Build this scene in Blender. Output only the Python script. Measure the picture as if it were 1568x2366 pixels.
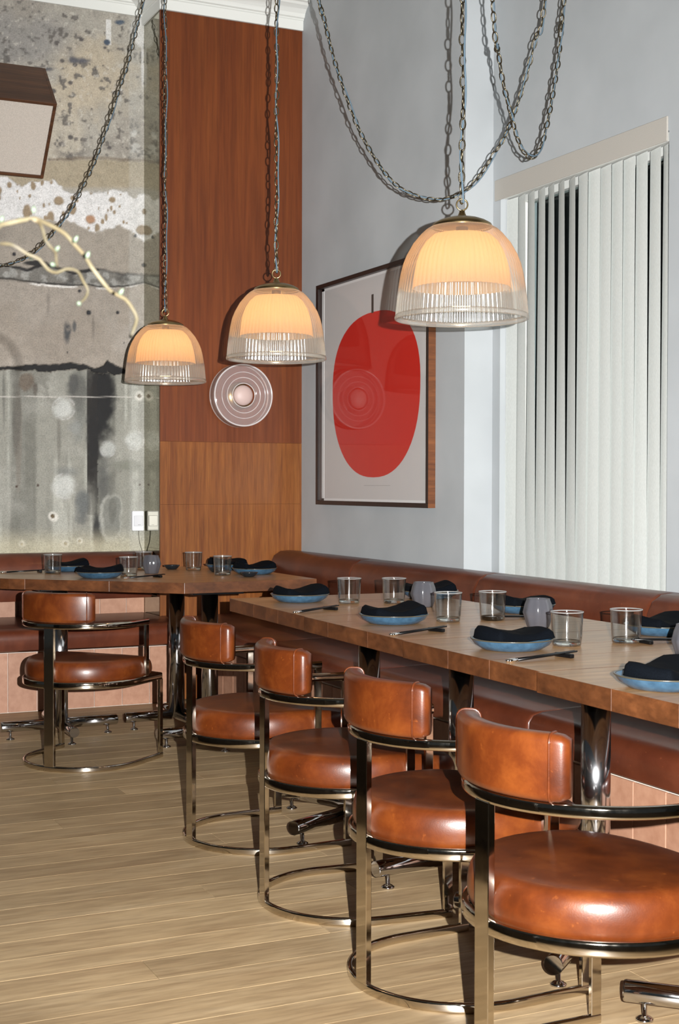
import bpy, bmesh, math, random
import numpy as np
from mathutils import Vector, Matrix

for o in list(bpy.data.objects):
    bpy.data.objects.remove(o)
S = bpy.context.scene
COL = S.collection
random.seed(7)
R = math.radians

# ------------------------------------------------------------------ camera
W, H = 1568, 2366
F = 3200.0
YAW, HOR, ROLL, EYE = R(25.0), 1121.0, R(0.13), 1.18
PITCH = -math.atan((H / 2 - HOR) / F)
CP = np.array([0, 0, EYE])
FW = np.array([math.sin(YAW) * math.cos(PITCH), math.cos(YAW) * math.cos(PITCH), math.sin(PITCH)])
_rt = np.array([math.cos(YAW), -math.sin(YAW), 0.0])
_up = np.cross(_rt, FW)
RT = _rt * math.cos(ROLL) + _up * math.sin(ROLL)
UP = -_rt * math.sin(ROLL) + _up * math.cos(ROLL)


def at(u, v, **k):
    """surveyed picture point -> place in the room, on a known plane or at a known depth"""
    d = FW + RT * (u - W / 2) / F - UP * (v - H / 2) / F
    if 'd' in k:
        return CP + d * k['d']
    for i, a in enumerate('xyz'):
        if a in k:
            return CP + d * ((k[a] - CP[i]) / d[i])


cam_d = bpy.data.cameras.new('camera')
cam = bpy.data.objects.new('camera', cam_d)
COL.objects.link(cam)
cam_d.sensor_fit = 'VERTICAL'
cam_d.sensor_height = 36.0
cam_d.lens = F / H * 36.0
cam_d.clip_start = 0.05
M = Matrix(((RT[0], UP[0], -FW[0], 0), (RT[1], UP[1], -FW[1], 0), (RT[2], UP[2], -FW[2], EYE), (0, 0, 0, 1)))
cam.matrix_world = M
cam_d.dof.use_dof = True
cam_d.dof.focus_distance = 4.3
cam_d.dof.aperture_fstop = 14.0
S.camera = cam

# ------------------------------------------------------------------ light
wd = bpy.data.worlds.new('World')
S.world = wd
wd.use_nodes = True
bg = wd.node_tree.nodes['Background']
bg.inputs[0].default_value = (0.80, 0.92, 1.0, 1)
bg.inputs[1].default_value = 0.034

FLASH_FAR, FLASH_NEAR = 285.0, 1050.0   # slow and fast parts of the flash's fall-off (bounce and direct beam)
fl = bpy.data.lights.new('camera_flash', 'SPOT')
fl.spot_size = R(84)
fl.spot_blend = 1.0
fl.energy = 1.0
fl.color = (1.0, 0.985, 0.965)
fl.shadow_soft_size = 0.006
fl.use_nodes = True
ft = fl.node_tree
em = [n for n in ft.nodes if n.type == 'EMISSION'][0]
fo = ft.nodes.new('ShaderNodeLightFalloff')
fo.inputs['Strength'].default_value = FLASH_FAR
fa = ft.nodes.new('ShaderNodeMath')
fa.operation = 'ADD'
fa.inputs[1].default_value = FLASH_NEAR
ft.links.new(fo.outputs['Linear'], fa.inputs[0])
ft.links.new(fa.outputs[0], em.inputs['Strength'])
flo = bpy.data.objects.new('camera_flash', fl)
COL.objects.link(flo)
flo.location = Vector(CP + RT * 0.118 + UP * 0.04)
aim = FW + RT * (850 - W / 2) / F - UP * (1330 - H / 2) / F
flo.rotation_euler = Vector(aim).to_track_quat('-Z', 'Y').to_euler()

vs = S.view_settings
vs.view_transform = 'Standard'
vs.look = 'None'
vs.gamma = 1.0
vs.use_curve_mapping = False
vs.exposure = 0.0


# ------------------------------------------------------------------ helpers
def lin(r, g, b):
    f = lambda c: (c / 255 / 12.92) if c <= 10 else ((c / 255 + 0.055) / 1.055) ** 2.4
    return (f(r), f(g), f(b), 1)


def tag(o, label=None, cat=None, group=None, kind=None):
    if label: o['label'] = label
    if cat: o['category'] = cat
    if group: o['group'] = group
    if kind: o['kind'] = kind
    return o


def mobj(name, me, mat=None, parent=None, loc=None, rz=None):
    o = bpy.data.objects.new(name, me)
    COL.objects.link(o)
    if mat is not None and len(me.materials) == 0:
        me.materials.append(mat)
    if parent is not None:
        o.parent = parent
    if loc is not None:
        o.location = loc
    if rz is not None:
        o.rotation_euler = (0, 0, rz)
    return o


def empty(name, loc=(0, 0, 0), rz=0.0):
    o = bpy.data.objects.new(name, None)
    o.empty_display_size = 0.05
    COL.objects.link(o)
    o.location = loc
    o.rotation_euler = (0, 0, rz)
    return o


def copy_tree(o, parent=None):
    c = o.copy()
    COL.objects.link(c)
    if parent is not None:
        c.parent = parent
    for ch in list(o.children):
        copy_tree(ch, c)
    return c


def me_from(name, verts, faces, smooth=False, recalc=True):
    me = bpy.data.meshes.new(name)
    me.from_pydata([tuple(v) for v in verts], [], faces)
    if recalc:
        bm = bmesh.new(); bm.from_mesh(me)
        bmesh.ops.recalc_face_normals(bm, faces=bm.faces)
        bm.to_mesh(me); bm.free()
    if smooth:
        me.polygons.foreach_set('use_smooth', [True] * len(me.polygons))
    me.update()
    return me


def me_box(name, x0, x1, y0, y1, z0, z1, bev=0.0, seg=1, smooth=False):
    bm = bmesh.new()
    bmesh.ops.create_cube(bm, size=1)
    for v in bm.verts:
        v.co = Vector(((x0 + x1) / 2 + v.co.x * (x1 - x0), (y0 + y1) / 2 + v.co.y * (y1 - y0), (z0 + z1) / 2 + v.co.z * (z1 - z0)))
    if bev > 0:
        bmesh.ops.bevel(bm, geom=list(bm.edges), offset=bev, segments=seg, affect='EDGES', profile=0.5)
    me = bpy.data.meshes.new(name)
    bm.to_mesh(me); bm.free()
    if smooth:
        me.polygons.foreach_set('use_smooth', [True] * len(me.polygons))
    return me


def me_prism(name, poly, z0, z1, bev=0.0, seg=2):
    n = len(poly)
    bm = bmesh.new()
    b = [bm.verts.new((p[0], p[1], z0)) for p in poly]
    t = [bm.verts.new((p[0], p[1], z1)) for p in poly]
    bm.faces.new(b[::-1]); bm.faces.new(t)
    for i in range(n):
        bm.faces.new((b[i], b[(i + 1) % n], t[(i + 1) % n], t[i]))
    if bev > 0:
        bmesh.ops.bevel(bm, geom=list(bm.edges), offset=bev, segments=seg, affect='EDGES', profile=0.5)
    bmesh.ops.recalc_face_normals(bm, faces=bm.faces)
    me = bpy.data.meshes.new(name)
    bm.to_mesh(me); bm.free()
    return me


def me_lathe(name, prof, n=48, smooth=True, closed=False, ripple=None):
    """prof: list of (r, z); r==0 points become poles; ripple(theta)->factor"""
    verts, faces, rings = [], [], []
    for (r, z) in prof:
        if r < 1e-6:
            rings.append([len(verts)]); verts.append((0, 0, z))
        else:
            ids = []
            for k in range(n):
                a = 2 * math.pi * k / n
                rr = r * (ripple(a) if ripple else 1)
                ids.append(len(verts)); verts.append((rr * math.cos(a), rr * math.sin(a), z))
            rings.append(ids)
    seq = list(zip(rings[:-1], rings[1:])) + ([(rings[-1], rings[0])] if closed else [])
    for A, B in seq:
        for k in range(n):
            k2 = (k + 1) % n
            if len(A) == 1 and len(B) == 1: continue
            if len(A) == 1: faces.append((A[0], B[k], B[k2]))
            elif len(B) == 1: faces.append((A[k], A[k2], B[0]))
            else: faces.append((A[k], A[k2], B[k2], B[k]))
    return me_from(name, verts, faces, smooth)


def me_sweep(name, path, prof, closed=False, smooth=False, up=(0, 0, 1)):
    """sweep closed 2D profile (side, up) along a path lying across 'up'"""
    up = Vector(up)
    P = [Vector(p) for p in path]
    n, m = len(P), len(prof)
    verts, faces = [], []
    for i in range(n):
        if closed:
            a, b = P[(i - 1) % n], P[(i + 1) % n]
        else:
            a, b = P[max(i - 1, 0)], P[min(i + 1, n - 1)]
        t = (b - a).normalized()
        s = t.cross(up).normalized()
        u2 = s.cross(t).normalized()
        k = 1.0
        if 0 < i < n - 1 or closed:
            d1 = (P[i] - P[(i - 1) % n]).normalized(); d2 = (P[(i + 1) % n] - P[i]).normalized()
            c = max(0.3, math.sqrt(max(0.0, (1 + d1.dot(d2)) / 2))); k = 1 / c
        for (x, y) in prof:
            verts.append(P[i] + s * (x * k) + u2 * y)
    for i in range(n if closed else n - 1):
        j = (i + 1) % n
        for q in range(m):
            q2 = (q + 1) % m
            faces.append((i * m + q, i * m + q2, j * m + q2, j * m + q))
    if not closed:
        faces.append(tuple(range(m)))
        faces.append(tuple((n - 1) * m + q for q in range(m))[::-1])
    return me_from(name, verts, faces, smooth)


def me_tube(name, path, rad, seg=10, caps=True, smooth=True):
    P = [Vector(p) for p in path]
    n = len(P)
    rr = rad if isinstance(rad, (list, tuple)) else [rad] * n
    verts, faces = [], []
    ref = None
    for i in range(n):
        t = (P[min(i + 1, n - 1)] - P[max(i - 1, 0)]).normalized()
        if ref is None:
            ref = t.orthogonal().normalized()
        ref = (ref - t * ref.dot(t))
        ref = ref.normalized() if ref.length > 1e-6 else t.orthogonal().normalized()
        b = t.cross(ref)
        for k in range(seg):
            a = 2 * math.pi * k / seg
            verts.append(P[i] + (ref * math.cos(a) + b * math.sin(a)) * rr[i])
    for i in range(n - 1):
        for k in range(seg):
            k2 = (k + 1) % seg
            faces.append((i * seg + k, i * seg + k2, (i + 1) * seg + k2, (i + 1) * seg + k))
    if caps:
        faces.append(tuple(range(seg))[::-1]); faces.append(tuple((n - 1) * seg + k for k in range(seg)))
    me = me_from(name, verts, faces, False)
    if smooth:
        me.polygons.foreach_set('use_smooth', [len(p.vertices) == 4 for p in me.polygons])
    return me


def rrect(w, h, r, n=3):
    pts = []
    for cx, cy, a0 in ((w / 2 - r, h / 2 - r, 0), (-w / 2 + r, h / 2 - r, 90), (-w / 2 + r, -h / 2 + r, 180), (w / 2 - r, -h / 2 + r, 270)):
        for k in range(n + 1):
            a = R(a0 + 90 * k / n)
            pts.append((cx + r * math.cos(a), cy + r * math.sin(a)))
    return pts


def join_me(name, mes):
    bm = bmesh.new()
    for m in mes:
        bm.from_mesh(m)
    me = bpy.data.meshes.new(name)
    bm.to_mesh(me); bm.free()
    return me


def catmull(pts, step):
    P = [Vector(p) for p in pts]
    P = [P[0] * 2 - P[1]] + P + [P[-1] * 2 - P[-2]]
    out = []
    for i in range(1, len(P) - 2):
        n = max(2, int((P[i + 1] - P[i]).length / step))
        for k in range(n):
            t = k / n
            a, b, c, d = P[i - 1], P[i], P[i + 1], P[i + 2]
            out.append(0.5 * ((2 * b) + (c - a) * t + (2 * a - 5 * b + 4 * c - d) * t * t + (3 * b - a - 3 * c + d) * t ** 3))
    out.append(P[-2])
    return out


# ------------------------------------------------------------------ materials
class NT:
    def __init__(s, name):
        s.m = bpy.data.materials.new(name)
        s.m.use_nodes = True
        s.t = s.m.node_tree
        s.b = s.t.nodes['Principled BSDF']
        s.out = s.t.nodes['Material Output']

    def n(s, typ, **k):
        nd = s.t.nodes.new(typ)
        for a, v in k.items():
            setattr(nd, a, v)
        return nd

    def l(s, a, b):
        s.t.links.new(a, b)

    def set(s, **k):
        for a, v in k.items():
            s.b.inputs[a.replace('_', ' ')].default_value = v
        return s

    def coord(s, scale=(1, 1, 1), rnd=0.0, rot=(0, 0, 0)):
        tc = s.n('ShaderNodeTexCoord')
        src = tc.outputs['Object']
        if rnd:
            oi = s.n('ShaderNodeObjectInfo')
            mu = s.n('ShaderNodeVectorMath', operation='MULTIPLY_ADD')
            cx = s.n('ShaderNodeCombineXYZ')
            for i in range(3):
                s.l(oi.outputs['Random'], cx.inputs[i])
            mu.inputs[1].default_value = (rnd, rnd * 1.7, rnd * 2.3)
            s.l(cx.outputs[0], mu.inputs[0]); s.l(src, mu.inputs[2])
            src = mu.outputs[0]
        mp = s.n('ShaderNodeMapping')
        mp.inputs['Scale'].default_value = scale
        mp.inputs['Rotation'].default_value = rot
        s.l(src, mp.inputs[0])
        return mp.outputs[0]

    def noise(s, vec, scale, detail=4, rough=0.55, dist=0.0):
        nz = s.n('ShaderNodeTexNoise')
        nz.inputs['Scale'].default_value = scale
        nz.inputs['Detail'].default_value = detail
        nz.inputs['Roughness'].default_value = rough
        nz.inputs['Distortion'].default_value = dist
        s.l(vec, nz.inputs['Vector'])
        return nz.outputs['Fac']

    def ramp(s, fac, stops):
        r = s.n('ShaderNodeValToRGB')
        e = r.color_ramp.elements
        while len(e) < len(stops):
            e.new(0.5)
        for i, (p, c) in enumerate(stops):
            e[i].position = p
            e[i].color = c
        s.l(fac, r.inputs[0])
        return r.outputs[0]

    def mix(s, a, b, fac, mode='MIX'):
        mx = s.n('ShaderNodeMix', data_type='RGBA', blend_type=mode)
        if isinstance(fac, (int, float)): mx.inputs[0].default_value = fac
        else: s.l(fac, mx.inputs[0])
        for i, q in ((6, a), (7, b)):
            if isinstance(q, tuple): mx.inputs[i].default_value = q
            else: s.l(q, mx.inputs[i])
        return mx.outputs[2]

    def rnd_tint(s, col, lo, hi):
        oi = s.n('ShaderNodeObjectInfo')
        mr = s.n('ShaderNodeMapRange')
        mr.inputs[3].default_value = lo; mr.inputs[4].default_value = hi
        s.l(oi.outputs['Random'], mr.inputs[0])
        cc = s.n('ShaderNodeCombineColor')
        for i in range(3): s.l(mr.outputs[0], cc.inputs[i])
        return s.mix(col, cc.outputs[0], 1.0, 'MULTIPLY')

    def bump(s, fac, strength=0.3, dist=0.002):
        b = s.n('ShaderNodeBump')
        b.inputs['Strength'].default_value = strength
        b.inputs['Distance'].default_value = dist
        s.l(fac, b.inputs['Height'])
        s.l(b.outputs[0], s.b.inputs['Normal'])

    def base(s, c):
        if isinstance(c, tuple): s.b.inputs['Base Color'].default_value = c
        else: s.l(c, s.b.inputs['Base Color'])
        return s


def simple(name, c, rough=0.5, metal=0.0, **k):
    n = NT(name)
    n.base(c).set(Roughness=rough, Metallic=metal)
    for a, v in k.items():
        n.b.inputs[a.replace('_', ' ')].default_value = v
    return n.m


def wood(name, dark, mid, light, grain=(3, 40, 40), rough=0.4, rnd=30.0, tint=(0.85, 1.12), coat=0.0, big=2.0, spec=0.5):
    n = NT(name)
    v = n.coord(grain, rnd)
    a = n.noise(v, 1.0, 6, 0.6, 0.4)
    v2 = n.coord((grain[0] * 4, grain[1] * 4, grain[2] * 4), rnd)
    b = n.noise(v2, 1.0, 3, 0.6)
    col = n.ramp(a, [(0.30, dark), (0.5, mid), (0.72, light)])
    fine = n.ramp(b, [(0.35, (0.72, 0.70, 0.68, 1)), (0.6, (1.05, 1.05, 1.05, 1))])
    col = n.mix(col, fine, 0.75, 'MULTIPLY')
    v3 = n.coord((1, 1, 1), rnd)
    c = n.noise(v3, big, 2, 0.5)
    blot = n.ramp(c, [(0.3, (0.82, 0.80, 0.78, 1)), (0.7, (1.1, 1.1, 1.1, 1))])
    col = n.mix(col, blot, 0.8, 'MULTIPLY')
    if tint: col = n.rnd_tint(col, *tint)
    n.base(col).set(Roughness=rough, Coat_Weight=coat, Coat_Roughness=0.2, Specular_IOR_Level=spec)
    n.bump(b, 0.12, 0.001)
    return n.m


def leather(name, dark, mid, light, rough=0.33, scale=9.0):
    n = NT(name)
    v = n.coord((1, 1, 1), 20.0)
    a = n.noise(v, scale, 5, 0.62, 0.3)
    col = n.ramp(a, [(0.28, dark), (0.5, mid), (0.78, light)])
    sp = n.noise(v, 70.0, 2, 0.5)
    scuff = n.ramp(sp, [(0.68, (0, 0, 0, 1)), (0.80, (1, 1, 1, 1))])
    col = n.mix(col, light, scuff)
    n.base(col).set(Roughness=rough, Coat_Weight=0.22, Coat_Roughness=0.16, Specular_IOR_Level=0.35)
    w = n.noise(v, 320.0, 3, 0.5)
    n.bump(w, 0.12, 0.0012)
    return n.m


MAT = {}
# chrome with a nickel warmth
n = NT('chrome'); v = n.coord((1, 1, 1)); a = n.noise(v, 60, 3)
rr = n.ramp(a, [(0.3, (0.05,) * 3 + (1,)), (0.7, (0.11,) * 3 + (1,))])
n.base((0.60, 0.55, 0.47, 1)).set(Metallic=1.0); n.l(rr, n.b.inputs['Roughness']); MAT['chrome'] = n.m
n = NT('steel_tube'); v = n.coord((1, 1, 1)); a = n.noise(v, 50, 3)
rr = n.ramp(a, [(0.3, (0.05,) * 3 + (1,)), (0.7, (0.10,) * 3 + (1,))])
n.base((0.56, 0.56, 0.57, 1)).set(Metallic=1.0); n.l(rr, n.b.inputs['Roughness']); MAT['steel'] = n.m
n = NT('steel_column'); tg = n.n('ShaderNodeTangent'); tg.direction_type = 'RADIAL'; tg.axis = 'Z'
n.base((0.58, 0.58, 0.60, 1)).set(Metallic=1.0, Roughness=0.13, Anisotropic=0.75); n.l(tg.outputs[0], n.b.inputs['Tangent']); MAT['steel_column'] = n.m
MAT['leather'] = leather('tan_leather', lin(60, 24, 7), lin(84, 37, 11), lin(112, 57, 20), 0.36)
MAT['bench'] = leather('brown_bench_leather', lin(66, 29, 16), lin(80, 38, 22), lin(104, 54, 33), 0.40, 5.0)
MAT['table_edge'] = wood('oak_end_grain', lin(66, 37, 18), lin(86, 50, 26), lin(106, 64, 35), (9, 9, 16), 0.4, 30, (0.84, 1.12), 0.1)
MAT['table'] = wood('oak_table', lin(158, 118, 78), lin(176, 136, 93), lin(190, 151, 108), (3, 26, 26), 0.34, 30, (0.88, 1.08), 0.2)
MAT['floor'] = wood('oak_floor', lin(156, 131, 98), lin(169, 145, 110), lin(180, 157, 123), (2.0, 18, 20), 0.45, 40, (0.86, 1.05), 0.0, 1.6)
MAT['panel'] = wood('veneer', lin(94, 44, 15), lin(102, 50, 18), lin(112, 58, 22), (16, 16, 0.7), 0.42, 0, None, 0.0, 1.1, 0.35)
MAT['panel_sheen'] = wood('veneer_painted_sheen', lin(104, 56, 20), lin(119, 69, 27), lin(136, 84, 36), (46, 46, 2.0), 0.42, 0, None, 0.0, 1.1, 0.35)  # varnish reflection of the lit room painted in as a lighter tone
MAT['walnut'] = wood('walnut', lin(52, 32, 20), lin(76, 48, 30), lin(96, 62, 38), (2, 40, 40), 0.45, 5, None)
MAT['frame'] = wood('picture_frame_wood', lin(22, 11, 9), lin(30, 16, 12), lin(40, 22, 16), (3, 40, 3), 0.4, 5, None)
MAT['walnut2'] = wood('frame_side_wood', lin(84, 46, 22), lin(104, 60, 30), lin(120, 72, 38), (3, 3, 30), 0.45, 5, None)
# painted plaster
n = NT('grey_plaster'); v = n.coord((1, 1, 1)); a = n.noise(v, 2.2, 3); col = n.ramp(a, [(0.3, lin(160, 165, 168)), (0.7, lin(172, 177, 180))])
n.base(col).set(Roughness=0.62); n.bump(n.noise(v, 90, 3), 0.10, 0.002); MAT['wall'] = n.m
MAT['white'] = simple('white_paint', lin(214, 216, 212), 0.55)
MAT['ceiling'] = simple('ceiling_paint', lin(205, 205, 200), 0.7)
# concrete: colours come from the wall's map of stains and painted flash bounce, with fine grain on top
n = NT('bare_concrete')
vc = n.n('ShaderNodeVertexColor'); vc.layer_name = 'wear_and_bounce'
v = n.coord((1, 1, 1)); g = n.noise(v, 140, 5, 0.7); gr = n.ramp(g, [(0.28, (0.55, 0.55, 0.54, 1)), (0.5, (1, 1, 1, 1)), (0.72, (1.32, 1.32, 1.32, 1))])
g2 = n.noise(v, 30, 5, 0.65); gr2 = n.ramp(g2, [(0.3, (0.84, 0.84, 0.83, 1)), (0.7, (1.14, 1.13, 1.12, 1))])
col = n.mix(vc.outputs['Color'], gr, 0.8, 'MULTIPLY'); col = n.mix(col, gr2, 0.8, 'MULTIPLY')
n.base(col).set(Roughness=0.75); n.bump(g, 0.35, 0.003); MAT['concrete'] = n.m
n = NT('plain_concrete'); v = n.coord((1, 1, 1)); a = n.noise(v, 3, 6, 0.65)
n.base(n.ramp(a, [(0.3, lin(118, 114, 106)), (0.7, lin(168, 164, 154))])).set(Roughness=0.75); MAT['concrete_plain'] = n.m
n = NT('terracotta_tile'); v = n.coord((1, 1, 1), 20); a = n.noise(v, 30, 4)
col = n.ramp(a, [(0.3, lin(152, 110, 87)), (0.7, lin(168, 127, 103))]); col = n.rnd_tint(col, 0.9, 1.06)
n.base(col).set(Roughness=0.5); MAT['tile'] = n.m
MAT['underfloor'] = simple('floor_joint', lin(140, 112, 80), 0.7)
MAT['grout'] = simple('grout', lin(206, 196, 186), 0.8)
MAT['mirror'] = simple('smoked_mirror', (0.30, 0.285, 0.215, 1), 0.0, 1.0)
MAT['black'] = simple('black_lacquer', lin(10, 10, 11), 0.28, 0.0, Specular_IOR_Level=0.3)
MAT['black_wood'] = wood('ebonised_wood', lin(14, 12, 11), lin(20, 18, 16), lin(28, 25, 22), (30, 30, 2), 0.5, 5, None)
MAT['dark'] = simple('night_dark', lin(14, 18, 20), 0.7)
n = NT('blind_cloth'); v = n.coord((400, 400, 90)); a = n.noise(v, 1, 2)
n.base(n.ramp(a, [(0.3, lin(194, 199, 196)), (0.7, lin(208, 213, 210))])).set(Roughness=0.75); MAT['slat'] = n.m
n = NT('valance_cloth'); v = n.coord((500, 500, 500)); a = n.noise(v, 1, 2)
n.base(n.ramp(a, [(0.3, lin(158, 155, 148)), (0.7, lin(176, 172, 165))])).set(Roughness=0.85); MAT['valance'] = n.m
n = NT('speaker_cloth'); v = n.coord((600, 600, 600)); a = n.noise(v, 1, 2)
n.base(n.ramp(a, [(0.35, lin(164, 156, 147)), (0.65, lin(200, 192, 182))])).set(Roughness=0.9); MAT['cloth_white'] = n.m
n = NT('napkin_cloth'); v = n.coord((1, 1, 1)); a = n.noise(v, 420, 2)
n.base(n.ramp(a, [(0.3, lin(2, 4, 8)), (0.7, lin(5, 9, 15))])).set(Roughness=0.9, Specular_IOR_Level=0.08); MAT['napkin'] = n.m
n = NT('blue_glaze'); v = n.coord((1, 1, 1), 9); a = n.noise(v, 40, 4)
n.base(n.ramp(a, [(0.3, lin(42, 70, 92)), (0.7, lin(62, 94, 118))])).set(Roughness=0.25); MAT['plate'] = n.m
MAT['rim'] = simple('glaze_rim', lin(70, 66, 54), 0.25)
MAT['silver'] = simple('silver_tip', (0.85, 0.85, 0.85, 1), 0.12, 1.0)
MAT['brass'] = simple('aged_brass', (0.34, 0.25, 0.12, 1), 0.28, 1.0)
MAT['chain'] = simple('bronze_chain', (0.16, 0.135, 0.09, 1), 0.36, 1.0)
MAT['flex'] = simple('blue_grey_flex', lin(84, 104, 118), 0.7)
MAT['paper'] = simple('print_paper', lin(196, 194, 193), 0.7)
MAT['mat_edge'] = simple('white_spacer', lin(222, 222, 222), 0.6)
MAT['red'] = simple('red_ink', lin(196, 30, 14), 0.7)
MAT['stem'] = simple('dark_ink', lin(46, 44, 38), 0.7)
MAT['inkline'] = simple('grey_ink', lin(140, 138, 136), 0.7)
MAT['plastic'] = simple('white_plastic', lin(226, 228, 232), 0.35)
MAT['plastic2'] = simple('grey_plastic', lin(196, 198, 204), 0.3)
MAT['vase'] = simple('dark_stoneware', lin(54, 52, 50), 0.5)
MAT['ash'] = simple('dark_bowl', lin(26, 30, 34), 0.2)
n = NT('willow_bark'); v = n.coord((1, 1, 1)); a = n.noise(v, 40, 3)
n.base(n.ramp(a, [(0.3, lin(62, 53, 33)), (0.55, lin(72, 66, 49)), (0.75, lin(80, 76, 66))])).set(Roughness=0.6); MAT['bark'] = n.m
MAT['bud'] = simple('bud_green', lin(60, 70, 56), 0.6)


def glass_mat(name, tint, rough=0.0, ior=1.45):
    n = NT(name)
    n.t.nodes.remove(n.b)
    g = n.n('ShaderNodeBsdfGlass'); g.inputs['Color'].default_value = tint
    g.inputs['Roughness'].default_value = rough; g.inputs['IOR'].default_value = ior
    n.l(g.outputs[0], n.out.inputs[0])
    return n.m


def pane_mat(name, tint=(1, 1, 1, 1), ior=1.5, rough=0.0, gain=1.0):
    """thin pane: clear, with a Fresnel mirror on it"""
    n = NT(name)
    n.t.nodes.remove(n.b)
    tr = n.n('ShaderNodeBsdfTransparent'); tr.inputs[0].default_value = tint
    gl = n.n('ShaderNodeBsdfGlossy'); gl.inputs['Roughness'].default_value = rough
    lw = n.n('ShaderNodeLayerWeight'); lw.inputs[0].default_value = 0.5
    pw = n.n('ShaderNodeMath', operation='POWER'); pw.inputs[1].default_value = 5.0
    n.l(lw.outputs['Facing'], pw.inputs[0])
    ml = n.n('ShaderNodeMath', operation='MULTIPLY_ADD'); ml.inputs[1].default_value = 0.96 * gain; ml.inputs[2].default_value = 0.04 * gain; ml.use_clamp = True
    n.l(pw.outputs[0], ml.inputs[0])
    mx = n.n('ShaderNodeMixShader')
    n.l(ml.outputs[0], mx.inputs[0]); n.l(tr.outputs[0], mx.inputs[1]); n.l(gl.outputs[0], mx.inputs[2])
    n.l(mx.outputs[0], n.out.inputs[0])
    return n.m


def ribbed_glass(name, clear, trans, gloss, tint, rough=0.08, diff=0.35):
    """pressed ribbed glass: partly clear, partly scattering, shiny"""
    n = NT(name)
    n.t.nodes.remove(n.b)
    tr = n.n('ShaderNodeBsdfTransparent'); tr.inputs[0].default_value = tint
    tl = n.n('ShaderNodeBsdfTranslucent'); tl.inputs[0].default_value = tint
    df = n.n('ShaderNodeBsdfDiffuse'); df.inputs[0].default_value = tint
    gl = n.n('ShaderNodeBsdfGlossy'); gl.inputs['Roughness'].default_value = rough
    m0 = n.n('ShaderNodeMixShader'); m0.inputs[0].default_value = diff
    n.l(tl.outputs[0], m0.inputs[1]); n.l(df.outputs[0], m0.inputs[2])
    m1 = n.n('ShaderNodeMixShader'); m1.inputs[0].default_value = trans / (clear + trans)
    n.l(tr.outputs[0], m1.inputs[1]); n.l(m0.outputs[0], m1.inputs[2])
    m2 = n.n('ShaderNodeMixShader')
    lw = n.n('ShaderNodeLayerWeight'); lw.inputs[0].default_value = 0.35
    mr = n.n('ShaderNodeMapRange'); mr.inputs[3].default_value = gloss; mr.inputs[4].default_value = min(1, gloss + 0.45)
    n.l(lw.outputs['Fresnel'], mr.inputs[0]); n.l(mr.outputs[0], m2.inputs[0])
    n.l(m1.outputs[0], m2.inputs[1]); n.l(gl.outputs[0], m2.inputs[2])
    n.l(m2.outputs[0], n.out.inputs[0])
    return n.m


def emit(name, c, s):
    n = NT(name)
    n.b.inputs['Base Color'].default_value = c
    n.b.inputs['Emission Color'].default_value = c
    n.b.inputs['Emission Strength'].default_value = s
    return n.m


MAT['tumbler'] = pane_mat('tumbler_glass', (0.96, 0.97, 0.97, 1), 1.5, 0.06, 2.6)
MAT['tumbler_base'] = glass_mat('tumbler_base_glass', (0.97, 0.99, 0.99, 1), 0.02)
MAT['tumbler_rim'] = ribbed_glass('tumbler_rim_glass', 0.6, 0.4, 0.25, (0.97, 0.98, 0.98, 1), 0.08)
MAT['smoke'] = ribbed_glass('smoked_glass', 0.45, 0.55, 0.08, (0.30, 0.30, 0.335, 1), 0.12)
MAT['picture_glass'] = pane_mat('picture_glass', (0.985, 0.985, 0.985, 1), 1.5, 0.0, 0.6)
MAT['window_glass'] = pane_mat('window_glass', (0.85, 0.9, 0.9, 1), 1.5)
MAT['shade'] = ribbed_glass('ribbed_shade_glass', 0.72, 0.28, 0.11, (0.93, 0.94, 0.92, 1), 0.14, 0.16)
MAT['liner'] = ribbed_glass('amber_lit_liner', 0.001, 0.999, 0.03, (0.90, 0.62, 0.36, 1), 0.2, 0.10)
MAT['sconce_glass'] = ribbed_glass('ribbed_disc_glass', 0.76, 0.24, 0.12, (0.98, 0.95, 0.94, 1), 0.07, 0.6)
MAT['bulb'] = emit('warm_bulb', (1.0, 0.64, 0.34, 1), 27.0)
MAT['sconce_bulb'] = simple('frosted_bulb', lin(190, 168, 162), 0.5)
MAT['sconce_glow'] = emit('warm_filament', (1.0, 0.5, 0.14, 1), 9.0)

# ------------------------------------------------------------------ the room
YB = 7.55            # bare concrete wall
XC, YC = 2.305, 7.255  # veneered column: left side and front
XR = 3.144           # picture wall
XW, YW = 3.29, 5.417   # window recess: plane and where it starts
CEIL = 3.98


def struct(name, me, mat, label=None):
    o = mobj(name, me, mat)
    o['kind'] = 'structure'
    if label: o['label'] = label
    return o


floor = struct('floor', me_box('floor', -3.2, 4.2, -2.2, YB + 0.2, -0.10, -0.012), MAT['underfloor'], 'worn light oak plank floor under the dining chairs')
PW = 0.139
rows = int((7.2 + 1.8) / PW) + 1
lens = [1.35, 1.7, 2.05, 2.4, 2.9]
pmesh = [me_box('plank', -l / 2 + 0.0006, l / 2 - 0.0006, -PW / 2 + 0.0006, PW / 2 - 0.0006, -0.0118, 0, 0.0005) for l in lens]
MAT_gap = MAT['floor']
for r in range(rows):
    y = 7.19 - PW * (r + 0.5)
    x = -2.6 - random.random() * 1.2
    while x < 3.2:
        k = random.randrange(5)
        if x + lens[k] > -2.2:
            mobj('plank', pmesh[k], MAT['floor'], floor, (x + lens[k] / 2, y, 0))
        x += lens[k]

struct('ceiling', me_box('ceiling', -3.2, 4.2, -2.2, YB + 0.2, CEIL, CEIL + 0.1), MAT['ceiling'], 'white ceiling above the dining corner')

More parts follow.
